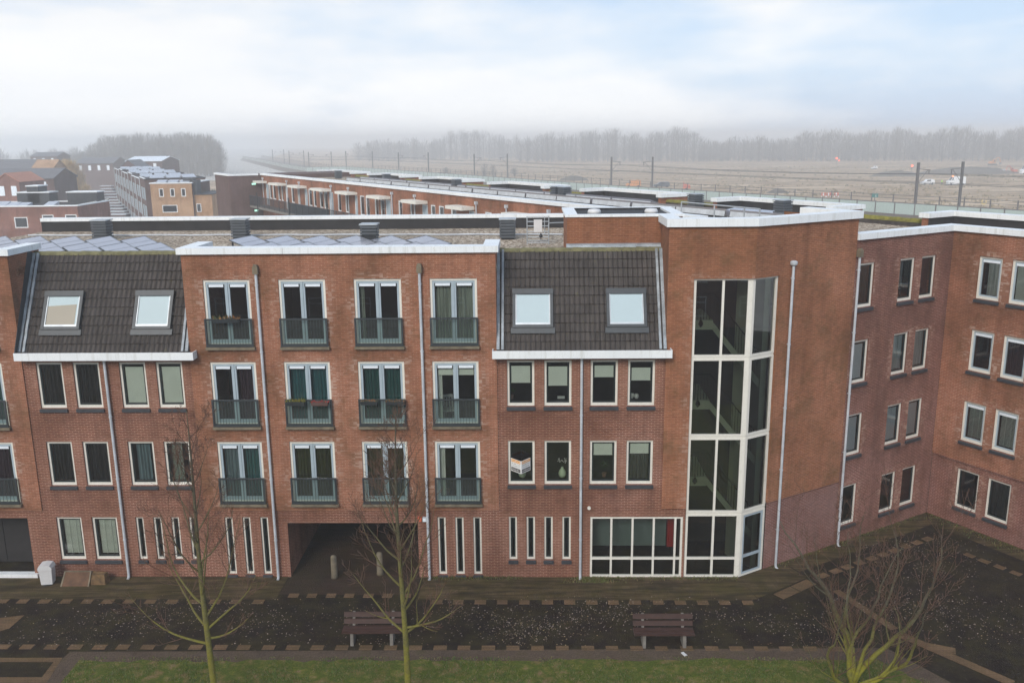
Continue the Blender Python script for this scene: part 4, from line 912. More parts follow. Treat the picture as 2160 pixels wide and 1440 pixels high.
q=onz(1399,1357,0); dup(b_,frame(q.x,q.y,179.),None,'reddish brown wooden bench standing free on the path left of the mossy tree')
# ------------------------------------------------------------------ small things in the courtyard
q=onz(103,1231,0); M_=frame(q.x,q.y,8)
t=empty('litter_bin',M_,'white plastic bin with a rounded lid beside the dark entrance','bin')
m=MB(M_); m.hexa([(-.19,-.16,.06),(.19,-.16,.06),(.19,.16,.06),(-.19,.16,.06)],[(-.22,-.19,.62),(.22,-.19,.62),(.22,.19,.62),(-.22,.19,.62)]); m.build('bin_body',M['whiteplastic'],t)
m=MB(M_); m.prism([(-.235,.615),(.235,.615),(.235,.68),(.17,.79),(0,.82),(-.19,.79),(-.235,.70)],-.205,.205); m.build('lid',M['whiteplastic'],t)
m=MB(M_); m.box(-.12,.12,-.17,-.05,0,.06); m.build('foot',M['black'],t)
q=onz(168,1231,0); M_=frame(q.x,q.y+.1,-1)
t=empty('cold_frame',M_,'low rust brown planter box with a slanted front by the wall','planter box')
m=MB(M_); m.hexa([(-.55,-.28,0),(.42,-.28,0),(.42,.1,0),(-.55,.1,0)],[(-.5,.0,.42),(.42,.0,.42),(.42,.1,.42),(-.5,.1,.42)]); m.build('planter_body',plain('rust_brown_board',(.11,.052,.024),.8,.3,4.),t)
m=MB(M_); m.hexa([(-.6,-.30,.0),(-.55,-.30,0),(-.55,-.27,0),(-.6,-.27,0)],[(-.55,.0,.44),(-.5,.0,.44),(-.5,.03,.44),(-.55,.03,.44)]); m.hexa([(.38,-.30,.0),(.43,-.30,0),(.43,-.27,0),(.38,-.27,0)],[(.38,.0,.44),(.43,.0,.44),(.43,.03,.44),(.38,.03,.44)]); m.box(-.55,.43,-.005,.03,.42,.45); m.build('edge_strip',M['stone'],t)
q=onz(204,1231,0); m=MB(frame(q.x,q.y+.12,0)); m.hexa([(-.3,-.2,0),(.35,-.2,0),(.4,.12,0),(-.3,.12,0)],[(-.25,-.05,.32),(.28,-.08,.36),(.33,.1,.36),(-.26,.1,.4)]); tag(m.build('earth_sack',plain('dead_brown_foliage',(.13,.075,.03),.95,.45,8.)),'rough brown sack leaning beside the rust brown planter box','sack')
for (px,py,lab) in ((706,1218,'grey concrete bollard in the passage mouth, left of the tree'),(802,1211,'grey concrete bollard in the passage mouth, nearer the middle tree')):
    q=onz(px,py,0); M_=frame(q.x,q.y,0); m=MB(M_); m.lathe(0,0,[(.13,0),(.12,.1),(.11,.80),(.09,.86),(.03,.89)],14); tag(m.build('bollard',M['stone'],smooth=True),lab,'bollard','bollards in the passage')
q=onz(1443,1379,.012); m=MB(frame(q.x,q.y,25)); m.box(-.045,.045,-.1,.1,0.002,.03); m.box(-.03,.03,-.102,-.1,.004,.028,1); tag(m.build('paper_cup',[M['whiteplastic'],M['concrete']]),'crumpled white paper carton lying on the dirt by the lawn edge','litter')
F_=FA; m=MB(F_); m.box(-3.4,-3.27,-.12,0,2.2,2.36); t=m.build('wall_box',M['redor']); tag(t,'small red box fixed on the wall by the passage corner','wall box')
m=MB(F_); m.box(-3.24,-3.10,-.1,0,2.18,2.34); m.box(-3.22,-3.12,-.115,-.1,2.2,2.3,1); tag(m.build('wall_lamp',[M['zinc'],M['ventw']]),'small grey lamp housing fixed beside the red wall box','lamp')
m=MB(F_); m.tube([(2.66,0,2.68),(2.66,-.07,2.68)],.06,10); tag(m.build('wall_outlet',M['cream']),'small round cream outlet in the brick wall above the shop window','wall outlet')
# ------------------------------------------------------------------ sale board, vases, flower boxes
M_=FA@Matrix.Translation((.26,-.05,4.12)); t=empty('sale_board',M_,'folded white and orange sale board jutting out from the brown house window','sign')
pw=plain('sign_white',(.80,.80,.78),.5,.03,2.); po=plain('sign_orange',(.80,.36,.05),.5,.05,2.); pk=plain('sign_grey',(.10,.095,.09),.5,.1,2.); pt=plain('sign_text',(.32,.31,.30),.6,.1,2.)
def brd(xa,ya,xb,yb,nm):
    # vertical board from (xa,ya) to (xb,yb), height .62, with printed bands and lines of lettering
    dx,dy=xb-xa,yb-ya; L_=math.hypot(dx,dy); nx,ny=dy/L_,-dx/L_
    if ny>0: nx,ny=-nx,-ny
    def pl(m,f0,f1,z0,z1,o,mi=0):
        c=[(xa+dx*f0,ya+dy*f0),(xa+dx*f1,ya+dy*f1)]
        m.hexa([(c[0][0]+nx*o,c[0][1]+ny*o,z0),(c[1][0]+nx*o,c[1][1]+ny*o,z0),(c[1][0],c[1][1],z0),(c[0][0],c[0][1],z0)],[(c[0][0]+nx*o,c[0][1]+ny*o,z1),(c[1][0]+nx*o,c[1][1]+ny*o,z1),(c[1][0],c[1][1],z1),(c[0][0],c[0][1],z1)],mi)
    m=MB(M_); pl(m,0,1,0,.46,.012); pl(m,.05,.95,.345,.445,.015,1); pl(m,.05,.95,.03,.15,.015,2)
    def marks(z,h,mi,seed):          # rows of small illegible glyph strokes, as on the photographed board
        r2=random.Random(seed); f=.10
        while f<.88:
            w=r2.uniform(.03,.06); hh=h*r2.uniform(.7,1.)
            if r2.random()<.85:
                for (f0,f1,z0,z1) in ((f,f+w*.3,z,z+hh),(f+w*.3,f+w*.8,z+hh*.75*r2.random(),z+hh)):
                    m.poly([(xa+dx*f0+nx*.017,ya+dy*f0+ny*.017,z0),(xa+dx*f1+nx*.017,ya+dy*f1+ny*.017,z0),(xa+dx*f1+nx*.017,ya+dy*f1+ny*.017,z1),(xa+dx*f0+nx*.017,ya+dy*f0+ny*.017,z1)],mi)
            f+=w+.012
    marks(.365,.06,0,1+nm); marks(.27,.045,3,5+nm); marks(.20,.04,3,8+nm); marks(.07,.04,0,11+nm)
    m.build('board_panel',[pw,po,pk,pt],t)
for k,(xa,ya,xb,yb) in enumerate(((-.33,-.04,.02,-.40),(.02,-.40,.33,-.02))): brd(xa,ya,xb,yb,k)
def vase(s,d,z,h,lab,fl=False):
    M_=FA@Matrix.Translation((s,d,z)); t=empty('vase',M_,lab,'vase')
    m=MB(M_); m.lathe(0,0,[(.20*h,0),(.27*h,.12*h),(.30*h,.27*h),(.25*h,.48*h),(.12*h,.68*h),(.085*h,.76*h),(.10*h,.80*h)],16); m.build('vase_body',M['vase'],t,smooth=True)
    if fl:
        m=MB(M_); r2=random.Random(3)
        for i in range(9):
            a=r2.uniform(0,6.28); q=Vector((math.cos(a)*.12,math.sin(a)*.05,h*.8+r2.uniform(.08,.3))); m.tube([(0,0,.7*h),(q.x*.4,q.y*.4,.9*h),q],.005,4)
            for j in range(5): w=q+Vector((r2.uniform(-.04,.04),r2.uniform(-.03,.03),r2.uniform(-.05,.05))); m.lathe(w.x,w.y,[(.004,w.z-.014),(.017,w.z),(.004,w.z+.014)],5,1)
        m.build('bouquet',[M['foliage'],M['flower']],t)
vase(.31,.30,3.72,.46,'pale green vase inside the window below the sale board'); vase(1.72,.30,3.72,.46,'pale green vase with white sprigs inside the window beside the drainpipe',True)
def fbox(s,z,w,matn,lab,fl=True):
    M_=FA@Matrix.Translation((s,-.3,z)); t=empty('flower_box',M_,lab,'flower box','flower boxes on the balcony railings')
    m=MB(M_); m.hexa([(-w/2,-.06,0),(w/2,-.06,0),(w/2,.12,0),(-w/2,.12,0)],[(-w/2-.02,-.09,.13),(w/2+.02,-.09,.13),(w/2+.02,.13,.13),(-w/2-.02,.13,.13)]); m.build('trough',M['anthra'] if matn!='red' else plain('brown_trough',(.12,.07,.06),.7,.2,4.),t)
    m=MB(M_); r2=random.Random(int(s*100))
    for i in range(int(w*150)):
        x,y=r2.uniform(-w/2-.04,w/2+.04),r2.uniform(-.1,.12); h=r2.uniform(.03,.15)*(1 if fl else .4); a=r2.uniform(0,6.28); q=.02
        m.poly([(x-q*math.cos(a),y-q*math.sin(a),.11+h*.3),(x+q*math.cos(a),y+q*math.sin(a),.12+h*.3),(x+r2.uniform(-.04,.04),y+r2.uniform(-.03,.03),.13+h)],r2.choice((0,0,1)))
    m.build('plants',[M[matn],M['foliage']],t)
fbox(-9.6,9.47,.85,'dryflower','flower box of dried brown flowers on the top left French window railing')
fbox(-7.43,6.56,.6,'heather','flower box of yellow green heather on a middle row railing'); fbox(-6.6,6.56,.55,'red','reddish flower box beside the yellow green heather box',False)
fbox(-4.9,6.58,.55,'dryflower','left bare brown flower box before the dark green curtains',False); fbox(-4.0,6.58,.6,'dryflower','right bare brown flower box before the dark green curtains',False)
def pot(F,s,d,z,mat,lab,h=.3,n=26,sp=.13):
    M_=F@Matrix.Translation((s,d,z)); t=empty('potted_plant',M_,lab,'potted plant','potted plants on window sills')
    m=MB(M_); m.lathe(0,0,[(.06,0),(.085,.13),(.09,.14)],10); m.build('pot',plain('plant_pot',(.22,.12,.08),.8,.2,4.),t)
    m=MB(M_); r2=random.Random(int(s*70+z*10))
    for i in range(n*4):
        a=r2.uniform(0,6.28); b=r2.uniform(-.3,1.4); r_=sp*r2.uniform(.4,1); q=Vector((math.cos(a)*math.cos(b)*r_,math.sin(a)*math.cos(b)*r_*.6,.2+h*.4+math.sin(b)*r_)); w=.02
        m.poly([q,(q.x+r2.uniform(-w,w)*2,q.y+r2.uniform(-w,w),q.z+w*1.4),(q.x+w*1.5,q.y,q.z-w)],0 if r2.random()<.6 else 1)
    m.build('leaves',[M[mat],M['foliage']],t)
pot(FW,7.83,.24,9.36,'flower','white orchid pot in the top row window of the corner building',.3); pot(FW,9.05,.24,9.36,'flower','white flowering pot in the top window nearest the corner',.35)
pot(FA,-13.1,.32,3.68,'redor','dark red pot plant before sheer curtains in the left house'); pot(FA,-11.95,.32,3.68,'redor','red pot plant at the right window of the left house behind twigs')
pot(FA,-.05,.3,6.6,'foliage','leafy pot plant at the foot of the half drawn blind',.2); pot(FA,3.2,.32,3.72,'foliage','drooping green plant in the window right of the drainpipe',.5,40,.2); pot(FA,-2.35,.35,3.1,'foliage','bushy green plant behind the lowest right French window',.6,50,.22)
m=MB(FA); m.box(1.55,1.8,.28,.36,6.6,6.68); tag(m.build('white_box',M['whiteplastic']),'small white box on the sill under the longest blind','box')
m=MB(FA); m.lathe(4.13,.3,[(.03,6.6),(.06,6.66),(.075,6.74),(.05,6.78)],10); m.lathe(4.28,.3,[(.05,6.6),(.085,6.68),(.06,6.76)],10); tag(m.build('white_ornament',M['whiteplastic']),'white ornaments on the window sill farthest right in the brown house','ornament')
# white chair behind the French window
M_=sub(FA,-2.3,.75,5.62,20); t=empty('white_chair',M_,'white chair with slatted back behind the half blind French window','chair')
for x in (-.2,.2):
    for y in (-.2,.2): m=MB(M_); m.box(x-.02,x+.02,y-.02,y+.02,0,.45 if y<0 else .95); m.build('leg',M['whitep'],t)
m=MB(M_); m.box(-.23,.23,-.23,.23,.45,.49); m.build('seat',M['whitep'],t)
m=MB(M_)
for x in (-.1,0,.1): m.box(x-.02,x+.02,.185,.215,.5,.92)
m.box(-.18,.18,.18,.22,.86,.96); m.build('backrest',M['whitep'],t)
# ------------------------------------------------------------------ trees
def branch(m,p,d,L,r,depth,rg,up,kid,n=6):
    pts=[p.copy()]; rs=[r]; d=d.normalized(); q=p.copy()
    for i in range(n):
        d=(d+Vector((rg.uniform(-1,1),rg.uniform(-1,1),rg.uniform(-.7,.9)))*.13+Vector((0,0,up))).normalized(); q=q+d*(L/n); pts.append(q.copy()); rs.append(max(.0042,r*(1-.85*(i+1)/n)))
    m.tube(pts,rs,6 if r>.03 else (4 if r>.01 else 3),0 if r>.017 else 1)
    if depth>0:
        for k in range(kid):
            f=rg.uniform(.22,.98); i=min(n-1,int(f*n)); b=pts[i].lerp(pts[i+1],f*n-i); dd=(pts[i+1]-pts[i]).normalized()
            sd=Vector((rg.uniform(-1,1),rg.uniform(-1,1),rg.uniform(-.3,.6))); sd=(sd-dd*sd.dot(dd)).normalized()
            branch(m,b,dd*rg.uniform(.5,.9)+sd*.75,L*rg.uniform(.25,.5)*(1.15-f*.5),max(.0055,rs[i]*rg.uniform(.4,.6)),depth-1,rg,up*.8,max(2,kid-2),4)
def slim_tree(base,H_,r0,seed,lab,levels):
    rg=random.Random(seed); t=empty('bare_tree',frame(base[0],base[1],0),lab,'tree','bare trees on the lawn')
    m=MB(); pts=[];rs=[]
    for i in range(15):
        f=i/14; pts.append(Vector((base[0]+.10*math.sin(f*5+seed)*f+levels[0]*f,base[1]+.06*math.cos(f*6+seed)*f,H_*f))); rs.append(max(.006,r0*(1-f)**.75+.004))
    rs[0]*=1.35; m.tube(pts,rs,9); tr=m.build('trunk',M['bark'],t,smooth=True)
    m=MB()
    for (f,azd,L,el) in levels[1]:
        i=min(13,int(f*14)); p=pts[i].lerp(pts[i+1],f*14-i); a=R(azd); branch(m,p,Vector((math.cos(a)*math.cos(R(el)),math.sin(a)*math.cos(R(el)),math.sin(R(el)))),L,max(.013,rs[i]*.46),2,rg,.10,9,8)
    m.build('crown',[M['bark'],M['twig']],t)
    return t
def lv(seed,f0,n):
    rg=random.Random(seed); o=[]; a=rg.uniform(0,360)
    for i in range(n):
        f=f0+(.97-f0)*(i/n)**.9; a+=137.5+rg.uniform(-25,25); o.append((f,a,(1-f)*3.1+.55+rg.uniform(-.2,.4),rg.uniform(18,42)+22*f))
    return o
q=onz(455,1478,0); slim_tree((q.x,q.y),8.6,.09,3,'slender bare tree with mossy trunk before the left brown house',(-.12,[(.21,182,2.6,12),(.26,8,2.3,30),(.27,160,2.3,28),(.23,30,1.2,-8)]+lv(5,.30,20)))
q=onz(862,1478,0); slim_tree((q.x,q.y),8.5,.092,8,'slender bare tree with mossy trunk before the passage and the bench',(-.08,[(.25,165,2.2,35),(.25,15,1.7,30),(.27,350,1.8,8),(.33,20,1.5,35)]+lv(9,.34,22)))
rg=random.Random(21); q=onz(1795,1476,0); t=empty('bare_tree',frame(q.x,q.y,0),'spreading multi stemmed bare tree with bright yellow green moss on the right','tree','bare trees on the lawn')
m=MB(); st=[]
m.tube([(q.x,q.y,0),(q.x+.01,q.y,.25),(q.x+.0,q.y,.5)],[.17,.13,.12],9)
for (az,el,L,r_) in ((75,80,5.2,.10),(20,58,5.2,.085),(165,48,4.6,.062),(5,26,4.0,.070),(190,30,3.8,.058),(115,66,5.0,.06),(335,42,3.4,.045),(45,70,5.2,.06),(150,70,4.4,.05)):
    a=R(az); d=Vector((math.cos(a)*math.cos(R(el)),math.sin(a)*math.cos(R(el)),math.sin(R(el)))); p=Vector((q.x,q.y,rg.uniform(.3,.5))); pts=[p.copy()]; rs=[r_]
    for i in range(14):
        d=(d+Vector((rg.uniform(-1,1),rg.uniform(-1,1),rg.uniform(-.4,.8)))*.30+Vector((0,0,.07))).normalized(); p=p+d*(L/14); pts.append(p.copy()); rs.append(max(.007,r_*(1-.92*(i+1)/14)**.9))
    m.tube(pts,rs,8); st.append((pts,rs,L))
m.build('trunk',M['bark3'],t,smooth=True)
m=MB()
for pts,rs,L in st:
    for k in range(11):
        f=rg.uniform(.15,1)*13.99; i=int(f); p=pts[i].lerp(pts[i+1],f-i); dd=(pts[i+1]-pts[i]).normalized(); sd=Vector((rg.uniform(-1,1),rg.uniform(-1,1),rg.uniform(-.2,.6))); branch(m,p,dd*.7+sd.normalized()*.7,rg.uniform(.8,2.1),max(.005,rs[i]*.34),2,rg,.14,5,6)
m.build('crown',[M['bark3'],M['twig']],t)
# ------------------------------------------------------------------ railway, field and what stands on it
HY=lambda px:307-.0105*(px+70)          # horizon line in the photograph
MAST=[(1938,343,2032,341),(1290,331,1377,331),(1000,325,1070,324.5),(840,321.5,903,321.5),(729,319,785,319.5),(650,316,698,317.5),(609,314.5,640,315),(574,313,598,313.6)]
tops=[]
for i,(xa,ya,xb,yb) in enumerate(MAST):
    pr=[]
    for k,(x,y) in enumerate(((xa,ya),(xb,yb))):
        zt=10.7
        if i<5: p=onz(x,y,zt)
        else:
            Y=(430,500,590)[i-5]; p=ony(x,y,Y)
        pr.append(p)
    tops.append(pr)
lm=[(Vector((a.x,a.y)),Vector((b.x,b.y))) for a,b in tops]; mids=[(a+b)/2 for a,b in lm]
mids=[mids[0]+(mids[0]-mids[1])*1.2]+mids+[mids[-1]+(mids[-1]-mids[-2])*2.5]
cen=[tuple(p) for p in mids]
def offs(line,d):
    out=[]
    for i,p in enumerate(line):
        a=Vector(line[max(i-1,0)]); b=Vector(line[min(i+1,len(line)-1)]); u=(b-a).normalized(); out.append((p[0]+u.y*d,p[1]-u.x*d))
    return out
RAIL=offs(cen,-9.5)
def ribbon(name,l1,z1,l2,z2,mat,kind='structure'):
    m=MB()
    for i in range(len(l1)-1): m.poly([l1[i]+(z1,),l2[i]+(z2,),l2[i+1]+(z2,),l1[i+1]+(z1,)])
    return m.build(name,mat,kind=kind)
fe=offs(cen,11)
m=MB()
for p,q in zip(fe,fe[1:]): m.poly([p+(.02,),(p[0]+1500,p[1],.02),(q[0]+1500,q[1],.02),q+(.02,)])
m.poly([fe[-1]+(.02,),(fe[-1][0]+1500,fe[-1][1],.02),(1400,2150,.02),(-500,2150,.02)]); m.build('field',M['field'],kind='structure')
ribbon('railway_embankment',RAIL,-.1,offs(cen,-7),1.7,M['dirt']); ribbon('railway_embankment',offs(cen,-7),1.7,offs(cen,9.5),1.7,plain('track_ballast',(.16,.13,.11),.95,.3,1.)); ribbon('railway_embankment',offs(cen,9.5),1.7,offs(cen,12),-.1,M['dirt'])
def along(line,step,start=0.):
    out=[]; acc=start
    for a,b in zip(line,line[1:]):
        a=Vector(a);b=Vector(b); L=(b-a).length
        while acc<=L: out.append((a.lerp(b,acc/L),(b-a).normalized())); acc+=step
        acc-=L
    return out
def barrier(line,zb,zt,lab,glassy,step):
    t=empty('noise_barrier',frame(line[0][0],line[0][1],0),lab,'noise barrier')
    m=MB()
    for p,u in along(line,step): m.box(p.x-.09,p.x+.09,p.y-.09,p.y+.09,zb,zt+.12)
    m.build('post_row',M['pole'],t)['kind']='stuff'
    m=MB()
    if glassy:
        for a,b in zip(line,line[1:]): m.poly([a+(zb,),b+(zb,),b+(zt,),a+(zt,)])
        m.build('glass_screen',M['greenglass'],t)
    m=MB()
    for z in ((zt-.05,zt) if glassy else (zt-.05,zt-.7)): 
        for a,b in zip(line,line[1:]): m.tube([a+(z,),b+(z,)],.05,4)
    m.build('top_rail',M['pole'],t)
barrier(offs(cen,-6.9),1.7,3.7,'greenish glass noise barrier along the near side of the railway',True,4.)
barrier(offs(cen,9.3),1.7,3.9,'open post and rail fence along the far side of the railway',False,5.)
# catenary masts: near and far track, located from their tops in the photograph
names=('nearest to the right edge','second from the right edge','third from the right edge','fourth from the right edge','fifth from the right edge','far down the line','very far down the line','farthest visible')
for i,pr in enumerate(tops):
    pr=[Vector((p.x,p.y,10.7)) for p in pr]
    for k in (0,1):
        p=pr[k]; o=pr[1-k]; d=(o-p); d.z=0; d.normalize()
        t=empty('catenary_mast',frame(p.x,p.y,0),('left' if k==0 else 'right')+' steel overhead line mast of the pair '+names[i],'catenary mast','overhead line masts')
        m=MB(frame(p.x,p.y,math.degrees(math.atan2(d.y,d.x)),0)); w=.19
        m.box(-w,w,-w,-w+.05,1.2,p.z); m.box(-w,w,w-.05,w,1.2,p.z); m.box(-.03,.03,-w+.05,w-.05,1.2,p.z); m.build('pole',M['pole'],t)
        m=MB(frame(p.x,p.y,math.degrees(math.atan2(d.y,d.x)),0))
        m.tube([(0,0,p.z-1.1),(2.7,0,p.z-1.35)],.06,5); m.tube([(.1,0,p.z-3.6),(2.2,0,p.z-1.3)],.05,5); m.tube([(0,0,p.z-4.0),(2.4,0,p.z-3.7)],.04,5); m.tube([(2.4,0,p.z-1.35),(2.4,0,p.z-2.1)],.09,6); m.build('cantilever',M['pole'],t)
for k in (0,1):
    for dz,nm in ((-2.1,'upper carrier'),(-3.75,'lower contact')):
        m=MB(); pts=[]
        for i in range(len(tops)-1):
            a,b=tops[i][k],tops[i+1][k]; oa=tops[i][1-k]; ob=tops[i+1][1-k]
            a=a.lerp(oa,.3); b=b.lerp(ob,.3)
            for j in range(8): f=j/8; w=a.lerp(b,f); pts.append((w.x,w.y,10.7+dz-(.5 if dz>-3 else .05)*4*f*(1-f)*1.2))
        a,b=Vector(pts[0]),Vector(pts[8]); ext=[tuple(a+(a-b)*f) for f in (1.5,.8,.4)]
        m.tube(ext+pts,.035,4); tag(m.build('overhead_wire',M['black']),nm+' wire above the '+('left' if k==0 else 'right')+' railway track','overhead wire','overhead wires')
# vehicles and machines on the cleared field
def vehicle(px0,px1,py,label,paint,hgt,nm,cat,face=-1,prof='van',lamp_=None):
    a=onz(px0,py,0.); b=onz(px1,py,0.); L=(b-a).length; c=(a+b)/2; M_=frame(c.x,c.y,0 if face<0 else 180); t=empty(nm,M_,label,cat)
    h=hgt; l=L/2
    P_={'van':[(-l,.35),(l,.35),(l,h*.97),(l-.15,h),(-l+1.5,h),(-l+.75,h*.58),(-l+.05,h*.5)],'car':[(-l,.32),(l,.32),(l,h*.62),(l-.2,h*.95),(l-.6,h),(-l*.15,h),(-l+1.25,h*.62),(-l+.05,h*.5)]}[prof]
    m=MB(M_); m.prism(P_,-.85,.85); m.build('body',paint,t)
    m=MB(M_)
    if prof=='van': m.prism([(-l+.95,h*.60),(-l+1.5,h*.60),(-l+1.5,h*.92),(-l+1.42,h*.92)],-.86,.86); m.hexa([(-l+.74,-.7,h*.58),(-l+.78,-.7,h*.58),(-l+.78,.7,h*.58),(-l+.74,.7,h*.58)],[(-l+1.40,-.7,h*.96),(-l+1.44,-.7,h*.96),(-l+1.44,.7,h*.96),(-l+1.40,.7,h*.96)])
    else: m.prism([(-l+1.45,h*.64),(l*.35,h*.64),(l*.35,h*.93),(-l*.12,h*.93)],-.86,.86)
    m.build('window',M['carglass'],t)
    for x in (-l+.85,l-.8):
        for y in (-.8,.8): m=MB(M_); m.tube([(x,y-.1,.33),(x,y+.1,.33)],.33,12); m.build('wheel',M['black'],t)
    m=MB(M_)
    for y in (-.6,.6): m.box(-l-.02,-l+.06,y-.15,y+.15,h*.40,h*.48)
    m.build('headlight',M['ventw'],t)
    if lamp_: m=MB(M_); m.lathe(-l+1.6,0,[(.28,h),(.28,h+.22),(.15,h+.32)],8); m.build('beacon',M[lamp_],t)
vehicle(1320,1351,394.5,'orange work van parked on the field behind the fence left of a mast',M['orangep'],2.2,'work_van','van')
vehicle(1378,1412,395,'dark grey car parked behind the fence right of a mast',M['darkcar'],1.7,'parked_car','car',prof='car')
vehicle(1941,1970,390,'small white car on the field beside the worker, tailgate raised',M['whitep'],1.75,'parked_car','car',prof='car')
vehicle(1996,2035,391,'tall white van with glowing beacon on the field right of the worker',M['whitep'],2.7,'work_van','van',lamp_='orangelamp')
vehicle(2108,2122,366,'tiny white car far off near the machines at the right edge',M['whitep'],1.6,'parked_car','car',prof='car')
vehicle(1838,1850,357,'tiny pale car far off before the wood left of the masts',M['whitep'],1.5,'parked_car','car',prof='car')
vehicle(2150,2185,368,'white truck partly cut by the right edge far off',M['whitep'],3.6,'truck','truck')
def digger(px,py,s_,label,paint,face=1):
    q=onz(px,py,0); M_=frame(q.x,q.y,0 if face>0 else 180); t=empty('excavator',M_,label,'excavator')
    m=MB(M_)
    for y in (-1.,1.): m.prism([(x*s_,z*s_) for x,z in ((-1.6,.1),(1.6,.1),(1.9,.45),(1.6,.8),(-1.6,.8),(-1.9,.45))],y*s_-.25*s_,y*s_+.25*s_)
    m.build('track',M['black'],t)
    m=MB(M_); m.box(-1.7*s_,.6*s_,-1*s_,1*s_,.95*s_,2.1*s_); m.box(-.1*s_,1.0*s_,-1*s_,-.1*s_,.95*s_,2.9*s_); m.build('cab',paint,t)
    m=MB(M_); m.box(.1*s_,.9*s_,-1.02*s_,-.08*s_,1.9*s_,2.75*s_); m.build('window',M['carglass'],t)
    m=MB(M_); m.tube([(q_[0]*s_,.3*s_,q_[1]*s_) for q_ in ((.6,1.4),(2.3,4.0),(3.6,3.8))],.22*s_,6); m.tube([(3.6*s_,.3*s_,3.9*s_),(4.2*s_,.3*s_,1.5*s_)],.18*s_,6); m.build('boom',paint,t)
    m=MB(M_); m.prism([(x*s_,z*s_) for x,z in ((3.8,.6),(4.5,.5),(4.6,1.5),(4.1,1.6))],-.3*s_,.9*s_); m.build('bucket',M['pole'],t)
digger(2093,349,1.0,'orange excavator standing far off before the wood at the right',M['orangep'])
digger(2137,366,.75,'rust orange excavator among the heaps near the right edge',M['redor'],-1)
q=onz(1923,363,0); m=MB(frame(q.x,q.y,0)); m.tube([(0,0,0),(0,0,2.3)],.1,5,1); m.lathe(0,0,[(.4,2.3),(.45,2.7),(.2,3.0)],8); tag(m.build('warning_lamp',[M['redlamp'],M['pole']]),'glowing red lamp on a short post left of the nearest left mast','lamp')
q=onz(1764,349,0); m=MB(frame(q.x,q.y,0)); m.tube([(0,0,0),(0,0,3.4)],.12,5,1); m.lathe(0,0,[(.4,3.3),(.55,3.7),(.3,4.2)],8); m.lathe(1.3,0,[(.25,2.3),(.3,2.6),(.2,2.9)],8); tag(m.build('warning_lamp',[M['redlamp'],M['pole']]),'glowing red warning lamp on a post before the wood','lamp')
q=onz(1448,400,0); M_=frame(q.x,q.y,0); t=empty('roadwork_trailer',M_,'small signal red machine with upright mast behind the fence','trailer')
m=MB(M_); m.hexa([(-1.1,-.5,.4),(1.1,-.5,.4),(1.1,.5,.4),(-1.1,.5,.4)],[(-.9,-.5,1.9),(1.0,-.5,1.4),(1.0,.5,1.4),(-.9,.5,1.9)]); m.box(-1.0,-.85,-.1,.1,1.5,2.3); m.build('body',M['redor'],t)
m=MB(M_); m.tube([(0,-.55,.33),(0,.55,.33)],.33,10); m.build('wheel',M['black'],t)
for i,(px,lab) in enumerate(((1737,'leftmost red and white roadwork barrier on the field'),(1748,'middle red and white roadwork barrier on the field'),(1764,'rightmost red and white roadwork barrier on the field'))):
    q=onz(px,416,0); M_=frame(q.x,q.y,4*i); t=empty('roadwork_barrier',M_,lab,'barrier','roadwork barriers')
    m=MB(M_); m.box(-.6,.6,-.05,.05,.35,1.15); m.build('board',M['redor'],t)
    m=MB(M_); m.box(-.25,.1,-.06,.06,.4,1.1); m.box(-.6,-.5,-.2,.2,0,.34); m.box(.5,.6,-.2,.2,0,.34); m.build('white_panel',M['whitep'],t)
for px,py,lab in ((2075,433,'yellow framed sign on the field near the right edge'),):
    q=onz(px,py,0); M_=frame(q.x,q.y,0); m=MB(M_); m.frame4(-.5,.5,.3,1.3,.1,-.03,.03); m.tube([(0,0,0),(0,0,.32)],.05,5); tag(m.build('field_sign',M['yellow']),lab,'sign')
q=onz(1844,434,2.); M_=frame(q.x,q.y,0,0); t=empty('railway_sign',M_,'dark green sign plate beside the noise barrier','sign')
m=MB(M_); m.box(-.62,.62,-.04,.0,3.6,4.35); m.build('plate',plain('sign_green',(.03,.16,.13),.5,.1,3.),t)
m=MB(M_); m.box(.05,.28,-.05,-.041,3.75,3.85); m.box(.1,.2,-.05,-.041,3.86,4.1); m.build('symbol',M['whitep'],t)
m=MB(M_); m.tube([(0,.03,0),(0,.03,3.7)],.06,6); m.build('post',M['pole'],t)
for px,py,r_,h_,lab in ((1890,372,10,2.2,'grey earth heap behind the left mast'),(2040,366,22,2.6,'long grey earth heap behind the white van'),(1210,381,6,1.8,'low dark earth heap left of the orange van'),(1640,408,3.2,1.3,'small earth heap left of the red barriers')):
    q=onz(px,py,0); m=MB(frame(q.x,q.y,0)); n=18; rings=[]
    for k,(f,zf) in enumerate(((1,0),(.75,.45),(.5,.75),(.25,.95))): rings.append([m.p(r_*f*math.cos(6.283*j/n)*rnd.uniform(.85,1.1),r_*.5*f*math.sin(6.283*j/n)*rnd.uniform(.85,1.1),h_*zf*rnd.uniform(.85,1.1)+(0 if k else -.05)) for j in range(n)])
    tp=m.p(0,0,h_)
    for a,b in zip(rings,rings[1:]):
        for j in range(n): m.face((a[j],a[(j+1)%n],b[(j+1)%n],b[j]))
    for j in range(n): m.face((rings[-1][j],rings[-1][(j+1)%n],tp))
    tag(m.build('earth_heap',soil('heap_soil',((.10,.085,.07),(.17,.145,.11)),.3),smooth=True),lab,'earth heap')
m=MB(); rs_=random.Random(4)
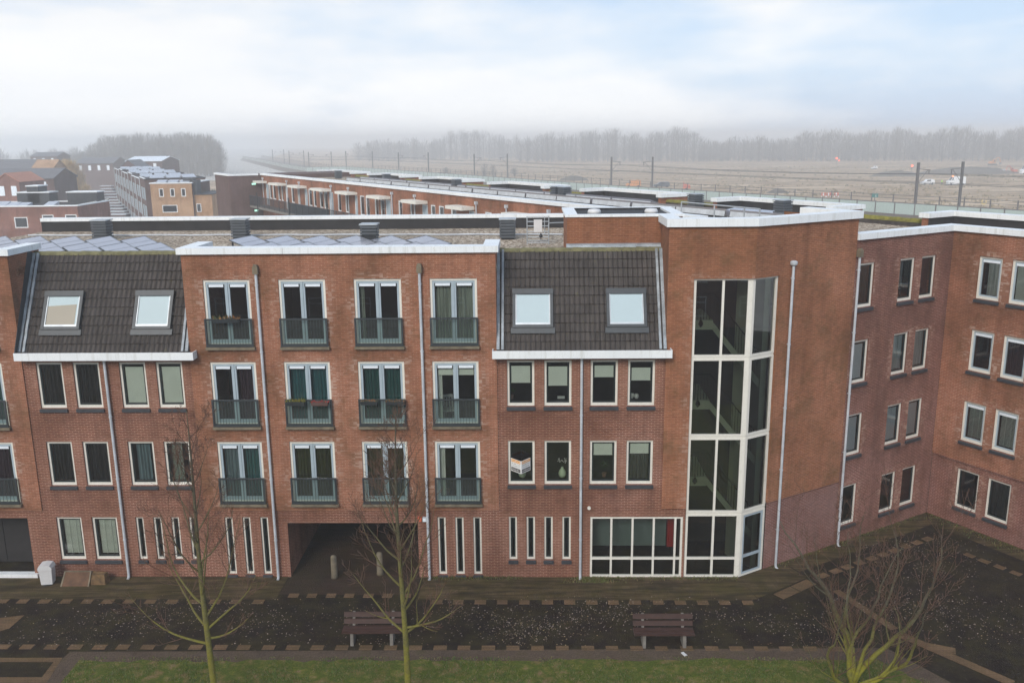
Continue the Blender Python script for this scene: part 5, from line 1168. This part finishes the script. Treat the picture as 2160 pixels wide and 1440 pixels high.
for i in range(2600):
    px,py=rs_.uniform(1050,2160),352+(rs_.random()**1.3)*92; b=onz(px,py,0)
    if mn.noise(Vector((b.x*.03,b.y*.06,5.)))<-.05: continue
    for j in range(5):
        a=rs_.uniform(0,6.28); r_=rs_.uniform(0,.7); h=rs_.uniform(.15,.55); c=Vector((b.x+math.cos(a)*r_,b.y+math.sin(a)*r_,.02)); w=rs_.uniform(.08,.3)
        m.poly([(c.x-w,c.y,.02),(c.x+w,c.y+rs_.uniform(-.1,.1),.02),(c.x+rs_.uniform(-.2,.2),c.y,h)],rs_.choice((0,0,1)))
tag(m.build('scrub',[plain('dry_scrub',(.16,.125,.06),.95,.3,.5),plain('straw_scrub',(.34,.26,.15),.95,.3,.5)]),'low dry scrub scattered over the cleared field','scrub',kind='stuff')
# worker in a hi-vis jacket: one continuous skinned body
q=onz(1986,390,0); V=[(0,0,.95),(0,0,1.15),(0,.02,1.40),(0,.0,1.52),(0,-.03,1.68),(.11,0,.90),(.14,.03,.50),(.16,.02,.05),(.17,-.14,.03),(-.11,0,.90),(-.13,-.08,.50),(-.14,.06,.05),(-.14,-.09,.03),(.20,.02,1.40),(.27,-.02,1.13),(.24,-.16,.93),(-.20,.02,1.40),(-.28,-.02,1.12),(-.25,-.17,.92)]
E_=[(0,1),(1,2),(2,3),(3,4),(0,5),(5,6),(6,7),(7,8),(0,9),(9,10),(10,11),(11,12),(2,13),(13,14),(14,15),(2,16),(16,17),(17,18)]
RD=[.15,.15,.17,.065,.105,.10,.075,.055,.045,.10,.075,.055,.045,.08,.06,.045,.08,.06,.045]
def body(name,Vs,Es,Rs,mats,zsplit,par):
    me=bpy.data.meshes.new(name); me.from_pydata(Vs,Es,[]); o=bpy.data.objects.new(name,me); col.objects.link(o)
    md=o.modifiers.new('skin','SKIN'); me.skin_vertices.new() if not me.skin_vertices else None
    for i,r_ in enumerate(Rs): me.skin_vertices[0].data[i].radius=(r_,r_*.85)
    me.skin_vertices[0].data[0].use_root=True
    o.modifiers.new('sub','SUBSURF').levels=1; bpy.context.view_layer.update()
    dg=bpy.context.evaluated_depsgraph_get(); m2=bpy.data.meshes.new_from_object(o.evaluated_get(dg)); bpy.data.objects.remove(o)
    for m_ in mats: m2.materials.append(m_)
    for p in m2.polygons: z=p.center.z; p.use_smooth=True; p.material_index=0 if z>1.55 else (1 if z>.82 else 2)
    o=bpy.data.objects.new(name,m2); col.objects.link(o); return o
o=body('person',V,E_,RD,[M['skin'],M['hivis'],M['navy']],0,None); o.location=(q.x,q.y,0); o.rotation_euler=(0,0,.5); WM[o.name]=frame(q.x,q.y,28.6)
tag(o,'worker in yellow green hi-vis jacket and dark trousers standing between the white car and van','person')
# ------------------------------------------------------------------ woods and separate trees beyond
def crown(m,x,y,h,w,rg,n,tw=.5,z0=.15,wd=.05):
    m.tube([(x,y,0),(x+rg.uniform(-.3,.3),y,h*.5),(x+rg.uniform(-.5,.5),y,h*.9)],[h*.014,h*.010,.03],4,1,False)
    for i in range(n):
        f=rg.uniform(z0,1)**.85; rr=w*math.sqrt(max(.02,1-((f-.55)/.5)**2))*rg.uniform(.05,1)**.6; a=rg.uniform(0,6.283)
        p=Vector((x+math.cos(a)*rr,y+math.sin(a)*rr,h*f*rg.uniform(.92,1.02))); d=Vector((math.cos(a)*rg.uniform(.1,.8),math.sin(a)*rg.uniform(.1,.8),rg.uniform(.5,1.3))).normalized()*tw*rg.uniform(.5,1.6); s_=Vector((-math.sin(a),math.cos(a),rg.uniform(-.3,.3)))*wd*rg.uniform(.6,1.5)
        m.poly([p-d-s_,p-d+s_,p+d])
        if i%3==0: b=Vector((x,y,max(.5,p.z-rr*1.1-1))); e=Vector((wd*.6,0,0)); m.poly([b-e,b+e,p])
def wood(name,spots,label,seed,n,tw,wd):
    rg=random.Random(seed); m=MB()
    for x,y,h,w in spots: crown(m,x,y,h,w,rg,n,tw,.08,wd)
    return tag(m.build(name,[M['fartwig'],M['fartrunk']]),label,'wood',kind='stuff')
rg=random.Random(77); spots=[]
def top_y(px):   # skyline of the far wood in the photograph
    pts=[(700,300),(760,292),(820,296),(900,287),(965,276),(1040,272),(1075,283),(1130,292),(1165,280),(1200,272),(1280,276),(1370,271),(1450,274),(1480,287),(1520,291),(1545,286),(1575,292),(1625,284),(1680,278),(1760,272),(1850,276),(1930,266),(2050,272),(2120,266),(2260,264)]
    for (a,b),(c,d) in zip(pts,pts[1:]):
        if a<=px<=c: return b+(d-b)*(px-a)/(c-a)
    return pts[-1][1]
px=770
while px<2280:
    for row in range(3):
        Y=(660-(px-700)*.085)+row*24+rg.uniform(-9,9) if px>1100 else 720+row*25+rg.uniform(-10,10)
        x=(px+rg.uniform(-8,8)-1080)/FP*Y; ty=top_y(px)+rg.uniform(-3,13)+6*math.sin(px*.043)+row*1.5; h=CH+(HY(px)-ty)/FP*Y*1.0
        spots.append((x,Y,max(7,h),rg.uniform(5.5,9.)))
    px+=13
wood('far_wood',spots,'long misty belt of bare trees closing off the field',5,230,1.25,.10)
spots=[]; px=150
def top_l(px):
    pts=[(120,330),(200,315),(230,292),(255,280),(300,276),(350,279),(400,274),(450,277),(475,287),(488,305),(495,330)]
    for (a,b),(c,d) in zip(pts,pts[1:]):
        if a<=px<=c: return b+(d-b)*(px-a)/(c-a)
    return 330
while px<486:
    for row in range(4):
        Y=420+row*20+rg.uniform(-7,7); x=(px+rg.uniform(-6,6)-1080)/FP*Y; ty=top_l(px)+rg.uniform(-2,8)+(4-row)*2; spots.append((x,Y,max(6,CH+(HY(px)-ty)/FP*Y),rg.uniform(4.5,7.)))
    px+=11
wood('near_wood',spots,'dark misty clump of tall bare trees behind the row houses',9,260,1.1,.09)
spots=[((px-1080)/FP*Y,Y,h,w) for px,Y,h,w in [(rg.uniform(-160,240),rg.uniform(520,640),rg.uniform(8,15),rg.uniform(5,8)) for _ in range(60)]]
wood('town_wood',spots,'faint bare trees on the foggy skyline at the left',14,110,1.5,.14)
def lone(px,py,topy,w,mat,lab,n=700,tw=.35,wd=.035,z0=.12,nm='bare_tree'):
    b=onz(px,py,0); h=CH+(HY(px)-topy)/FP*b.y; m=MB(); rg=random.Random(int(px*7)); crown(m,b.x,b.y,h,w,rg,n,tw,z0,wd)
    m1=MB(); m2=MB()
    t=empty(nm,frame(b.x,b.y,0),lab,'tree','separate trees beyond the block')
    tm=MB(); tm.tube([(b.x,b.y,0),(b.x+.1,b.y,h*.5),(b.x,b.y,h*.85)],[h*.022,h*.014,.03],6); tm.build('trunk',M['fartrunk'],t)
    m.build('crown',[mat,M['fartrunk']],t)
lone(150,436,336,4.6,M['ochretree'],'pale ochre tree among the houses at the far left',4600,.5,.09,.08,'ochre_tree')
lone(120,430,372,2.6,M['ochretree'],'small ochre tree left of the large ochre tree',1600,.4,.07,.1,'ochre_tree')
lone(185,440,385,2.2,M['ochretree'],'small pale tree at the right foot of the ochre tree',700,.4,.05,.2,'ochre_tree')
lone(381,352,338,3.,M['ochretree'],'small ochre bush like tree behind the row house roofs',500,.5,.07,.1,'ochre_tree')
lone(1022,378,342,2.6,M['fartwig'],'small bare tree beyond the railway between two masts',260,.6,.05)
lone(1040,378,345,2.2,M['fartwig'],'small bare tree standing just right of its twin beyond the railway',220,.6,.05)
lone(940,372,350,2.4,M['fartwig'],'low bare tree beyond the railway left of the twin trees',220,.6,.05)
lone(455,462,397,2.2,M['foliage'],'dark green bushy tree beside the ochre row house',2600,.22,.07,.03,'evergreen_tree')
lone(1085,372,352,2.0,M['fartwig'],'low shrub like tree beyond the railway right of the twin trees',200,.6,.05)
# ------------------------------------------------------------------ the town on the left
def flat_house(M_,x0,x1,y0,y1,h,label,wallm,wins,roofm='bitumen',side=None,lab2=None,cop='white'):
    t=empty('row_house',M_,label,'house','houses of the foggy town')
    m=MB(M_); m.wall(x0,x1,0,h,y0,[(a,b,c,d) for a,b,c,d in wins],.1); m.poly([(x1,y0,0),(x1,y1,0),(x1,y1,h),(x1,y0,h)],1); m.poly([(x0,y0,0),(x0,y1,0),(x0,y1,h),(x0,y0,h)],1); m.poly([(x0,y1,0),(x1,y1,0),(x1,y1,h),(x0,y1,h)],1); m.build('wall',[M[wallm],M[side or wallm]],t)
    m=MB(M_); m.box(x0+.1,x1-.1,y0+.1,y1-.1,h-.35,h-.1); m.build('roof',M[roofm],t)
    m=MB(M_); w=.3; m.box(x0-.1,x1+.1,y0-.1,y0+w,h,h+.14); m.box(x0-.1,x1+.1,y1-w,y1+.1,h,h+.14); m.box(x0-.1,x0+w,y0+w,y1-w,h,h+.14); m.box(x1-w,x1+.1,y0+w,y1-w,h,h+.14); m.build('coping',M[cop],t)
    for a,b,c,d in wins:
        m=MB(M_); m.frame4(a,b,c,d,.1,y0+.02,y0+.1); o=m.build('window',M['white'],t); m=MB(M_); m.poly([(a,y0+.08,c),(b,y0+.08,c),(b,y0+.08,d),(a,y0+.08,d)]); m.build('pane',M['carglass'],o)
    return t
# ochre end house and the row behind it
e0=onz(316,388,9.6); M_=frame(e0.x,e0.y,3)
sc_=e0.y/FP
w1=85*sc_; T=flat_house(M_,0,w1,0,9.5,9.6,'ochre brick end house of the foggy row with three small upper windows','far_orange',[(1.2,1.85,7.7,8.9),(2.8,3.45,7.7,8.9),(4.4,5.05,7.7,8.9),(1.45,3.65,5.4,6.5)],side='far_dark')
m=MB(M_); m.box(w1,w1+2.6,.6,9,.0,7.9); m.build('side_wing',M['far_orange'],T)
m=MB(M_); m.box(w1+.002,w1+2.7,.5,9.1,7.9,8.03); m.build('wing_coping',M['greyclad'],T)
m=MB(M_); m.frame4(w1+.3,w1+.95,5.4,6.6,.08,.53,.6); m.box(w1+.38,w1+.87,.56,.599,5.48,6.52,1); m.build('window',[M['white'],M['carglass']],T)
m=MB(M_); m.box(w1-.1,w1+.5,.55,3.,8.04,10.0); m.box(w1-1.5,w1-.1,1.,3.,9.75,10.3); m.build('roof_box',M['greyclad'],T)
m=MB(M_)
for i in range(3): m.hexa([(.7+i*1.7,.6,9.75),(2.1+i*1.7,.6,9.75),(2.1+i*1.7,1.6,9.75),(.7+i*1.7,1.6,9.75)],[(.7+i*1.7,.6,9.8),(2.1+i*1.7,.6,9.8),(2.1+i*1.7,1.6,10.1),(.7+i*1.7,1.6,10.1)])
m.build('roof_array',M['paleroof'],T)
ang=math.degrees(math.atan2(-40.,80.)); n=9
d0=Vector((e0.x,e0.y)); d1=onz(240,356,9.6); dv=(Vector((d1.x,d1.y))-d0)/ (n+1.2)
L_=dv.length; an=math.degrees(math.atan2(dv.y,dv.x))
ordn=('nearest','second','third','fourth','fifth','sixth','seventh','eighth','farthest')
for i in range(n):
    p=d0+dv*(i+.95); M_=frame(p.x,p.y,an-90)   # local x across the row, y along it
    t=empty('row_house',M_,ordn[i]+' dark brick house of the long foggy row behind the ochre end house','house','houses of the foggy row')
    hh=9.6 if i%3 else 9.9
    m=MB(M_); m.box(0,9,0,L_-.05,0,hh); 
    m.build('wall',M['far_dark'],t)
    m=MB(M_); m.box(-.1,9.1,-.05,L_-.1,hh,hh+.12); m.build('roof',M['bitumen'],t)
    m=MB(M_); m.box(-.12,.15,-.05,L_-.1,hh+.12,hh+.22); m.build('coping',M['white'],t)
    for y in (.8,2.4,4.6,6.2):
        if y+.8>L_: break
        for z in (.8,3.9,6.7): m=MB(M_); m.box(-.06,.0,y,y+.75,z,z+1.9); m.build('window',M['dimsheer' if int(y)%2 else 'leaf'],t)
    m=MB(M_)
    m.tube([(-.1,L_-.3,.1),(-.1,L_-.3,hh)],.06,5); m.build('drainpipe',M['zinc'],t)
    m=MB(M_)
    for k in range(3): m.hexa([(1.+k*2.4,1.,hh+.15),(3.+k*2.4,1.,hh+.15),(3.+k*2.4,4.,hh+.15),(1.+k*2.4,4.,hh+.15)],[(1.+k*2.4,1.,hh+.22),(3.+k*2.4,1.,hh+.22),(3.+k*2.4,4.,hh+.6),(1.+k*2.4,4.,hh+.6)])
    m.build('roof_array',M['paleroof'],t)
# brown house in front with two roof boxes
q=onz(163,435,8.); s_=q.y/FP
M_=frame(q.x,q.y,1); Wd=170*s_
T=flat_house(M_,-Wd-6,0,0,9,8.,'brown brick house with dark roof boxes right behind the left roof edge','mauve',[(-Wd+1.1-2.5,-Wd+2.7-2.5,5.35,6.7),(-Wd+2.1,-Wd+3.7,5.45,6.75),(-Wd+5.5,-Wd+6.9,5.6,7.0),(-Wd+8.3,-Wd+9.7,5.6,7.0)])
q2=onz(230,421,8.); lc=M_.inverted()@q2
m=MB(M_); m.hexa([(0.,0.02,0),(lc.x,lc.y,0),(lc.x-2,lc.y+2,0),(-.1,3,0)],[(0.,0.02,8.),(lc.x,lc.y,8.),(lc.x-2,lc.y+2,8.),(-.1,3,8.)]); m.build('side_wing',M['mauve'],T)
m=MB(M_); m.hexa([(-.05,-.1,8.),(lc.x,lc.y-.1,8.),(lc.x-.2,lc.y+.3,8.),(-.2,.4,8.)],[(-.05,-.1,8.15),(lc.x,lc.y-.1,8.15),(lc.x-.2,lc.y+.3,8.15),(-.2,.4,8.15)]); m.build('wing_coping',M['cream'],T)
u=Vector((lc.x,lc.y)).normalized(); a_=u*2.1; b_=u*2.8
m=MB(M_); m.hexa([(a_.x,a_.y-.06,5.2),(b_.x,b_.y-.06,5.2),(b_.x,b_.y+.02,5.2),(a_.x,a_.y+.02,5.2)],[(a_.x,a_.y-.06,6.9),(b_.x,b_.y-.06,6.9),(b_.x,b_.y+.02,6.9),(a_.x,a_.y+.02,6.9)]); m.build('window',M['ventw'],T)
def rbox(p0,p1,py0,py1,lab):
    Y=q.y+7.5; a=ony(p0,py1,Y); b=ony(p1,py0,Y); m=MB(frame(0,0,0)); m.box(a.x,b.x,Y,Y+2.2,7.7,b.z); o=m.build('roof_box',M['greyclad'],T); m=MB(); m.box(a.x-.1,b.x+.1,Y-.1,Y+2.3,b.z+.002,b.z+.14); m.build('roof_box_coping',M['white'],o)
rbox(37,103,407,425,''); rbox(57,80,393.5,407,''); rbox(143,203,406,424,'')
m=MB(M_)
for a0,a1,zz in ((-Wd-3,-Wd+4.5,8.2),(-Wd+5.5,-2,8.2)):
    nn=int((a1-a0)/1.3)
    for i in range(nn): x=a0+i*1.3; m.hexa([(x,.5,8.0),(x+1.25,.5,8.0),(x+1.25,2.2,8.0),(x,2.2,8.0)],[(x,.5,8.06),(x+1.25,.5,8.06),(x+1.25,2.2,8.5+.1*math.sin(i*1.2)),(x,2.2,8.5+.1*math.sin(i*1.2))])
m.build('roof_array',M['paleroof'],T)
# garden sheds in the gap
for i in range(11):
    f=i/10; py=452-f*60; px=(246-f*24); wpx=36-f*14; b=onz(px,py,2.6); w=wpx*b.y/FP/2; M_=frame(b.x,b.y,2)
    t=empty('garden_shed',M_,'flat grey garden shed beside the long row, %s one counted from the front'%('first','second','third','fourth','fifth','sixth','seventh','eighth','ninth','tenth','farthest')[i],'shed','garden sheds beside the long row')
    m=MB(M_); m.box(-w,w,0,2.4,0,2.45); m.build('wall',M['far_dark'],t); m=MB(M_); m.box(-w-.1,w+.1,-.1,2.5,2.45,2.6); m.build('roof',M['zinc'],t)
def gable(px0,px1,pyr,pye,Y,depth,lab,roofm,wallm,axis=0):
    a=ony(px0,pye,Y); b=ony(px1,pye,Y); zr=ony(px0,pyr,Y+depth/2).z; ze=a.z; x0,x1=a.x,b.x; t=empty('gabled_house',frame(x0,Y,0),lab,'house','houses of the foggy town')
    m=MB()
    if axis==0:
        m.box(x0,x1,Y,Y+depth,0,ze-.05)
        m.poly([(x1,Y,ze-.05),(x1,Y+depth,ze-.05),(x1,Y+depth/2,zr-.05)]); m.poly([(x0,Y,ze-.05),(x0,Y+depth,ze-.05),(x0,Y+depth/2,zr-.05)]); m.build('wall',M[wallm],t)
        m=MB(); m.hexa([(x0-.2,Y-.3,ze-.15),(x1+.2,Y-.3,ze-.15),(x1+.2,Y+depth/2,zr-.02),(x0-.2,Y+depth/2,zr-.02)],[(x0-.2,Y-.3,ze),(x1+.2,Y-.3,ze),(x1+.2,Y+depth/2,zr+.1),(x0-.2,Y+depth/2,zr+.1)]); m.hexa([(x0-.2,Y+depth/2,zr-.02),(x1+.2,Y+depth/2,zr-.02),(x1+.2,Y+depth+.3,ze-.15),(x0-.2,Y+depth+.3,ze-.15)],[(x0-.2,Y+depth/2,zr+.1),(x1+.2,Y+depth/2,zr+.1),(x1+.2,Y+depth+.3,ze),(x0-.2,Y+depth+.3,ze)]); m.build('roof',M[roofm],t)
    else:
        xm=(x0+x1)/2; m.box(x0,x1,Y,Y+depth,0,ze-.05); m.poly([(x0,Y,ze-.05),(x1,Y,ze-.05),(xm,Y,zr-.05)]); m.build('wall',M[wallm],t)
        m=MB(); m.hexa([(x0-.2,Y-.2,ze-.1),(xm,Y-.2,zr),(xm,Y+depth,zr),(x0-.2,Y+depth,ze-.1)],[(x0-.2,Y-.2,ze),(xm,Y-.2,zr+.12),(xm,Y+depth,zr+.12),(x0-.2,Y+depth,ze)]); m.hexa([(xm,Y-.2,zr),(x1+.2,Y-.2,ze-.1),(x1+.2,Y+depth,ze-.1),(xm,Y+depth,zr)],[(xm,Y-.2,zr+.12),(x1+.2,Y-.2,ze),(x1+.2,Y+depth,ze),(xm,Y+depth,zr+.12)]); m.build('roof',M[roofm],t)
    nw=max(2,int((x1-x0)/3.))
    for i in range(nw): xx=x0+(x1-x0)*(i+.3)/nw; m=MB(); m.box(xx,xx+.9,Y-.05,Y,ze-2.3,ze-.7); m.build('window',M['ventw'],t)
gable(-60,68,338,358,215,12,'dark roofed house block on the foggy skyline at the far left','greytile','far_dark')
gable(68,112,338,356,205,6,'pale orange gabled house between the dark roofs at the far left','far_orange','far_orange')
gable(-40,113,357,377,170,9,'long dark tiled house in front of the pale orange house','greytile','far_dark')
gable(-12,40,365,384,150,8,'brick house with one orange red roof slope at the left edge','redtile','mauve',1)
gable(160,238,333,345,300,12,'faint grey house block between the ochre tree and the long row','greytile','far_dark')
gable(64,120,322,330,330,10,'very faint house on the skyline above the orange house','greytile','far_dark')
gable(252,290,338,354,225,8,'small grey gabled house at the far end of the long row','greytile','far_dark',1)
gable(265,340,331,340,262,14,'faint long roofed house behind the end of the row','ventw','far_dark')
q=onz(33,385,5.); 
T=flat_house(frame(q.x-8,q.y,4),-4,15.,0,8,6.2,'low brick house with white windows behind the roof boxes','mauve',[(6.2,6.9,3.2,5.4),(8.0,8.8,3.0,5.4),(9.5,10.1,3.2,5.4)])
# path, lamp and parasol right of the ochre house
q=onz(482,455,0); M_=frame(q.x,q.y,0); t=empty('garden_parasol',M_,'pale lilac garden parasol between the ochre house and the gallery block','parasol')
m=MB(M_); m.lathe(0,0,[(1.6,2.2),(1.0,2.55),(.05,2.95)],10); m.build('canopy',M['ventw'],t); m=MB(M_); m.tube([(0,0,0),(0,0,2.9)],.04,6); m.build('pole',M['pole'],t)
q=onz(492,470,0); m=MB(frame(q.x,q.y,0)); m.tube([(0,0,0),(0,0,4.2),(.15,0,4.6),(.6,0,4.75)],.05,6); m.box(.5,1.0,-.1,.1,4.68,4.8); tag(m.build('street_lamp',M['pole']),'thin curved street lamp before the dark end of the gallery block','street lamp')
sheet('meadow',[(-62,165),(-38,150),(-45,330),(-200,420),(-150,330)],.01,M['field'])
# the block on the other side of the courtyard, which the near windows reflect
FO=frame(0,-14,180); t=empty('courtyard_block',FO,'brown brick block across the courtyard, reflected in the stair tower glazing','building')
wx=[(x,x+1.3) for x in range(-34,35,4)]; hs=[(a,b,z,z+1.7) for a,b in wx for z in (.9,3.8,6.7,9.5)]
m=MB(FO); m.wall(-38,38,0,12,0,hs,.12); m.box(-38,38,.2,8,0,12); m.build('front_wall',M['brown'],t)
m=MB(FO); m.box(-38.1,38.1,-.12,.3,12,12.2); m.build('coping',M['white'],t)
for a,b,c,d in hs:
    m=MB(FO); m.frame4(a,b,c,d,.09,.02,.1); m.box(a+.09,b-.09,.03,.09,d-.55,d-.48); m.build('window',M['white'],t)
# ------------------------------------------------------------------ air, sky, light
m=MB(); m.box(-1700,1700,-80,2400,-1.2,27); hz=m.build('haze',[],kind='stuff'); hm=bpy.data.materials.new('haze_volume'); hm.use_nodes=True; nt=hm.node_tree; nt.nodes.clear()
oo=nt.nodes.new('ShaderNodeOutputMaterial'); pv=nt.nodes.new('ShaderNodeVolumePrincipled'); pv.inputs['Color'].default_value=(1,.995,.985,1); pv.inputs['Density'].default_value=HAZE; pv.inputs['Anisotropy'].default_value=HG; nt.links.new(pv.outputs[0],oo.inputs['Volume']); hz.data.materials.append(hm)
w=bpy.data.worlds.new('World'); sc.world=w; w.use_nodes=True; nt=w.node_tree; nt.nodes.clear()
class WN(N):
    def __init__(s,t): s.t=t
k=WN(nt); out=k.n('ShaderNodeOutputWorld'); bg=k.n('ShaderNodeBackground'); bg.inputs[1].default_value=.1
SUN_E,SUN_R=R(34),R(200)
sky=k.n('ShaderNodeTexSky',sky_type='NISHITA'); sky.sun_disc=False; sky.sun_elevation=SUN_E; sky.sun_rotation=SUN_R; sky.air_density=1.2; sky.dust_density=2.5; sky.ozone_density=2.
tc=k.n('ShaderNodeTexCoord'); mp=k.n('ShaderNodeMapping'); mp.inputs['Scale'].default_value=(2.2,2.2,6.); mp.inputs['Location'].default_value=SKYLOC; k.l(tc.outputs['Generated'],mp.inputs[0])
f1=k.noise(mp.outputs[0],1.25,7,.5); 
mp2=k.n('ShaderNodeMapping'); mp2.inputs['Scale'].default_value=(3.,3.,16.); k.l(tc.outputs['Generated'],mp2.inputs[0]); f2=k.noise(mp2.outputs[0],1.6,6,.5)
sep=k.n('ShaderNodeSeparateXYZ'); k.l(tc.outputs['Generated'],sep.inputs[0])
bias=k.math('ADD',k.math('MULTIPLY',sep.outputs[0],-.30),k.math('MULTIPLY',sep.outputs[2],-.9))
cov=k.math('ADD',k.math('ADD',f1,k.math('MULTIPLY',f2,.25)),k.math('ADD',bias,.02))
hi=k.ramp(sep.outputs[2],(.25,0.),(.5,.3))           # overhead the cloud closes again
cf=k.ramp(k.math('ADD',cov,hi),(.47,0.),(.67,1.))
blue=k.mix(.75,sky.outputs[0],(3.7,4.65,6.15))
cl=k.mix(k.ramp(f2,(.35,0.),(.7,1.)),(5.75,5.85,6.0),(6.15,6.18,6.2))
hb=k.ramp(k.math('ABSOLUTE',sep.outputs[2]),(.0,HB),(.2,1.)); k.l(k.mix(1.,k.mix(cf,blue,cl),hb,'MULTIPLY'),bg.inputs[0]); k.l(bg.outputs[0],out.inputs[0])
sl=bpy.data.lights.new('sun','SUN'); sl.energy=SUNE; sl.angle=R(22); sl.color=(1,.96,.9); so=bpy.data.objects.new('sun',sl); col.objects.link(so)
dirv=Vector((math.sin(SUN_R)*math.cos(SUN_E),math.cos(SUN_R)*math.cos(SUN_E),math.sin(SUN_E))); so.rotation_euler=dirv.to_track_quat('Z','Y').to_euler(); so.location=dirv*60
sc.view_settings.view_transform='Standard'; sc.view_settings.look='None'; sc.view_settings.gamma=1; sc.view_settings.exposure=EXPO; sc.view_settings.use_curve_mapping=False
sc.render.engine='CYCLES'; cy=sc.cycles; cy.max_bounces=8; cy.diffuse_bounces=3; cy.glossy_bounces=3; cy.transmission_bounces=4; cy.transparent_max_bounces=10; cy.volume_bounces=4; cy.caustics_reflective=False; cy.caustics_refractive=False; cy.use_denoising=True; cy.sample_clamp_indirect=6
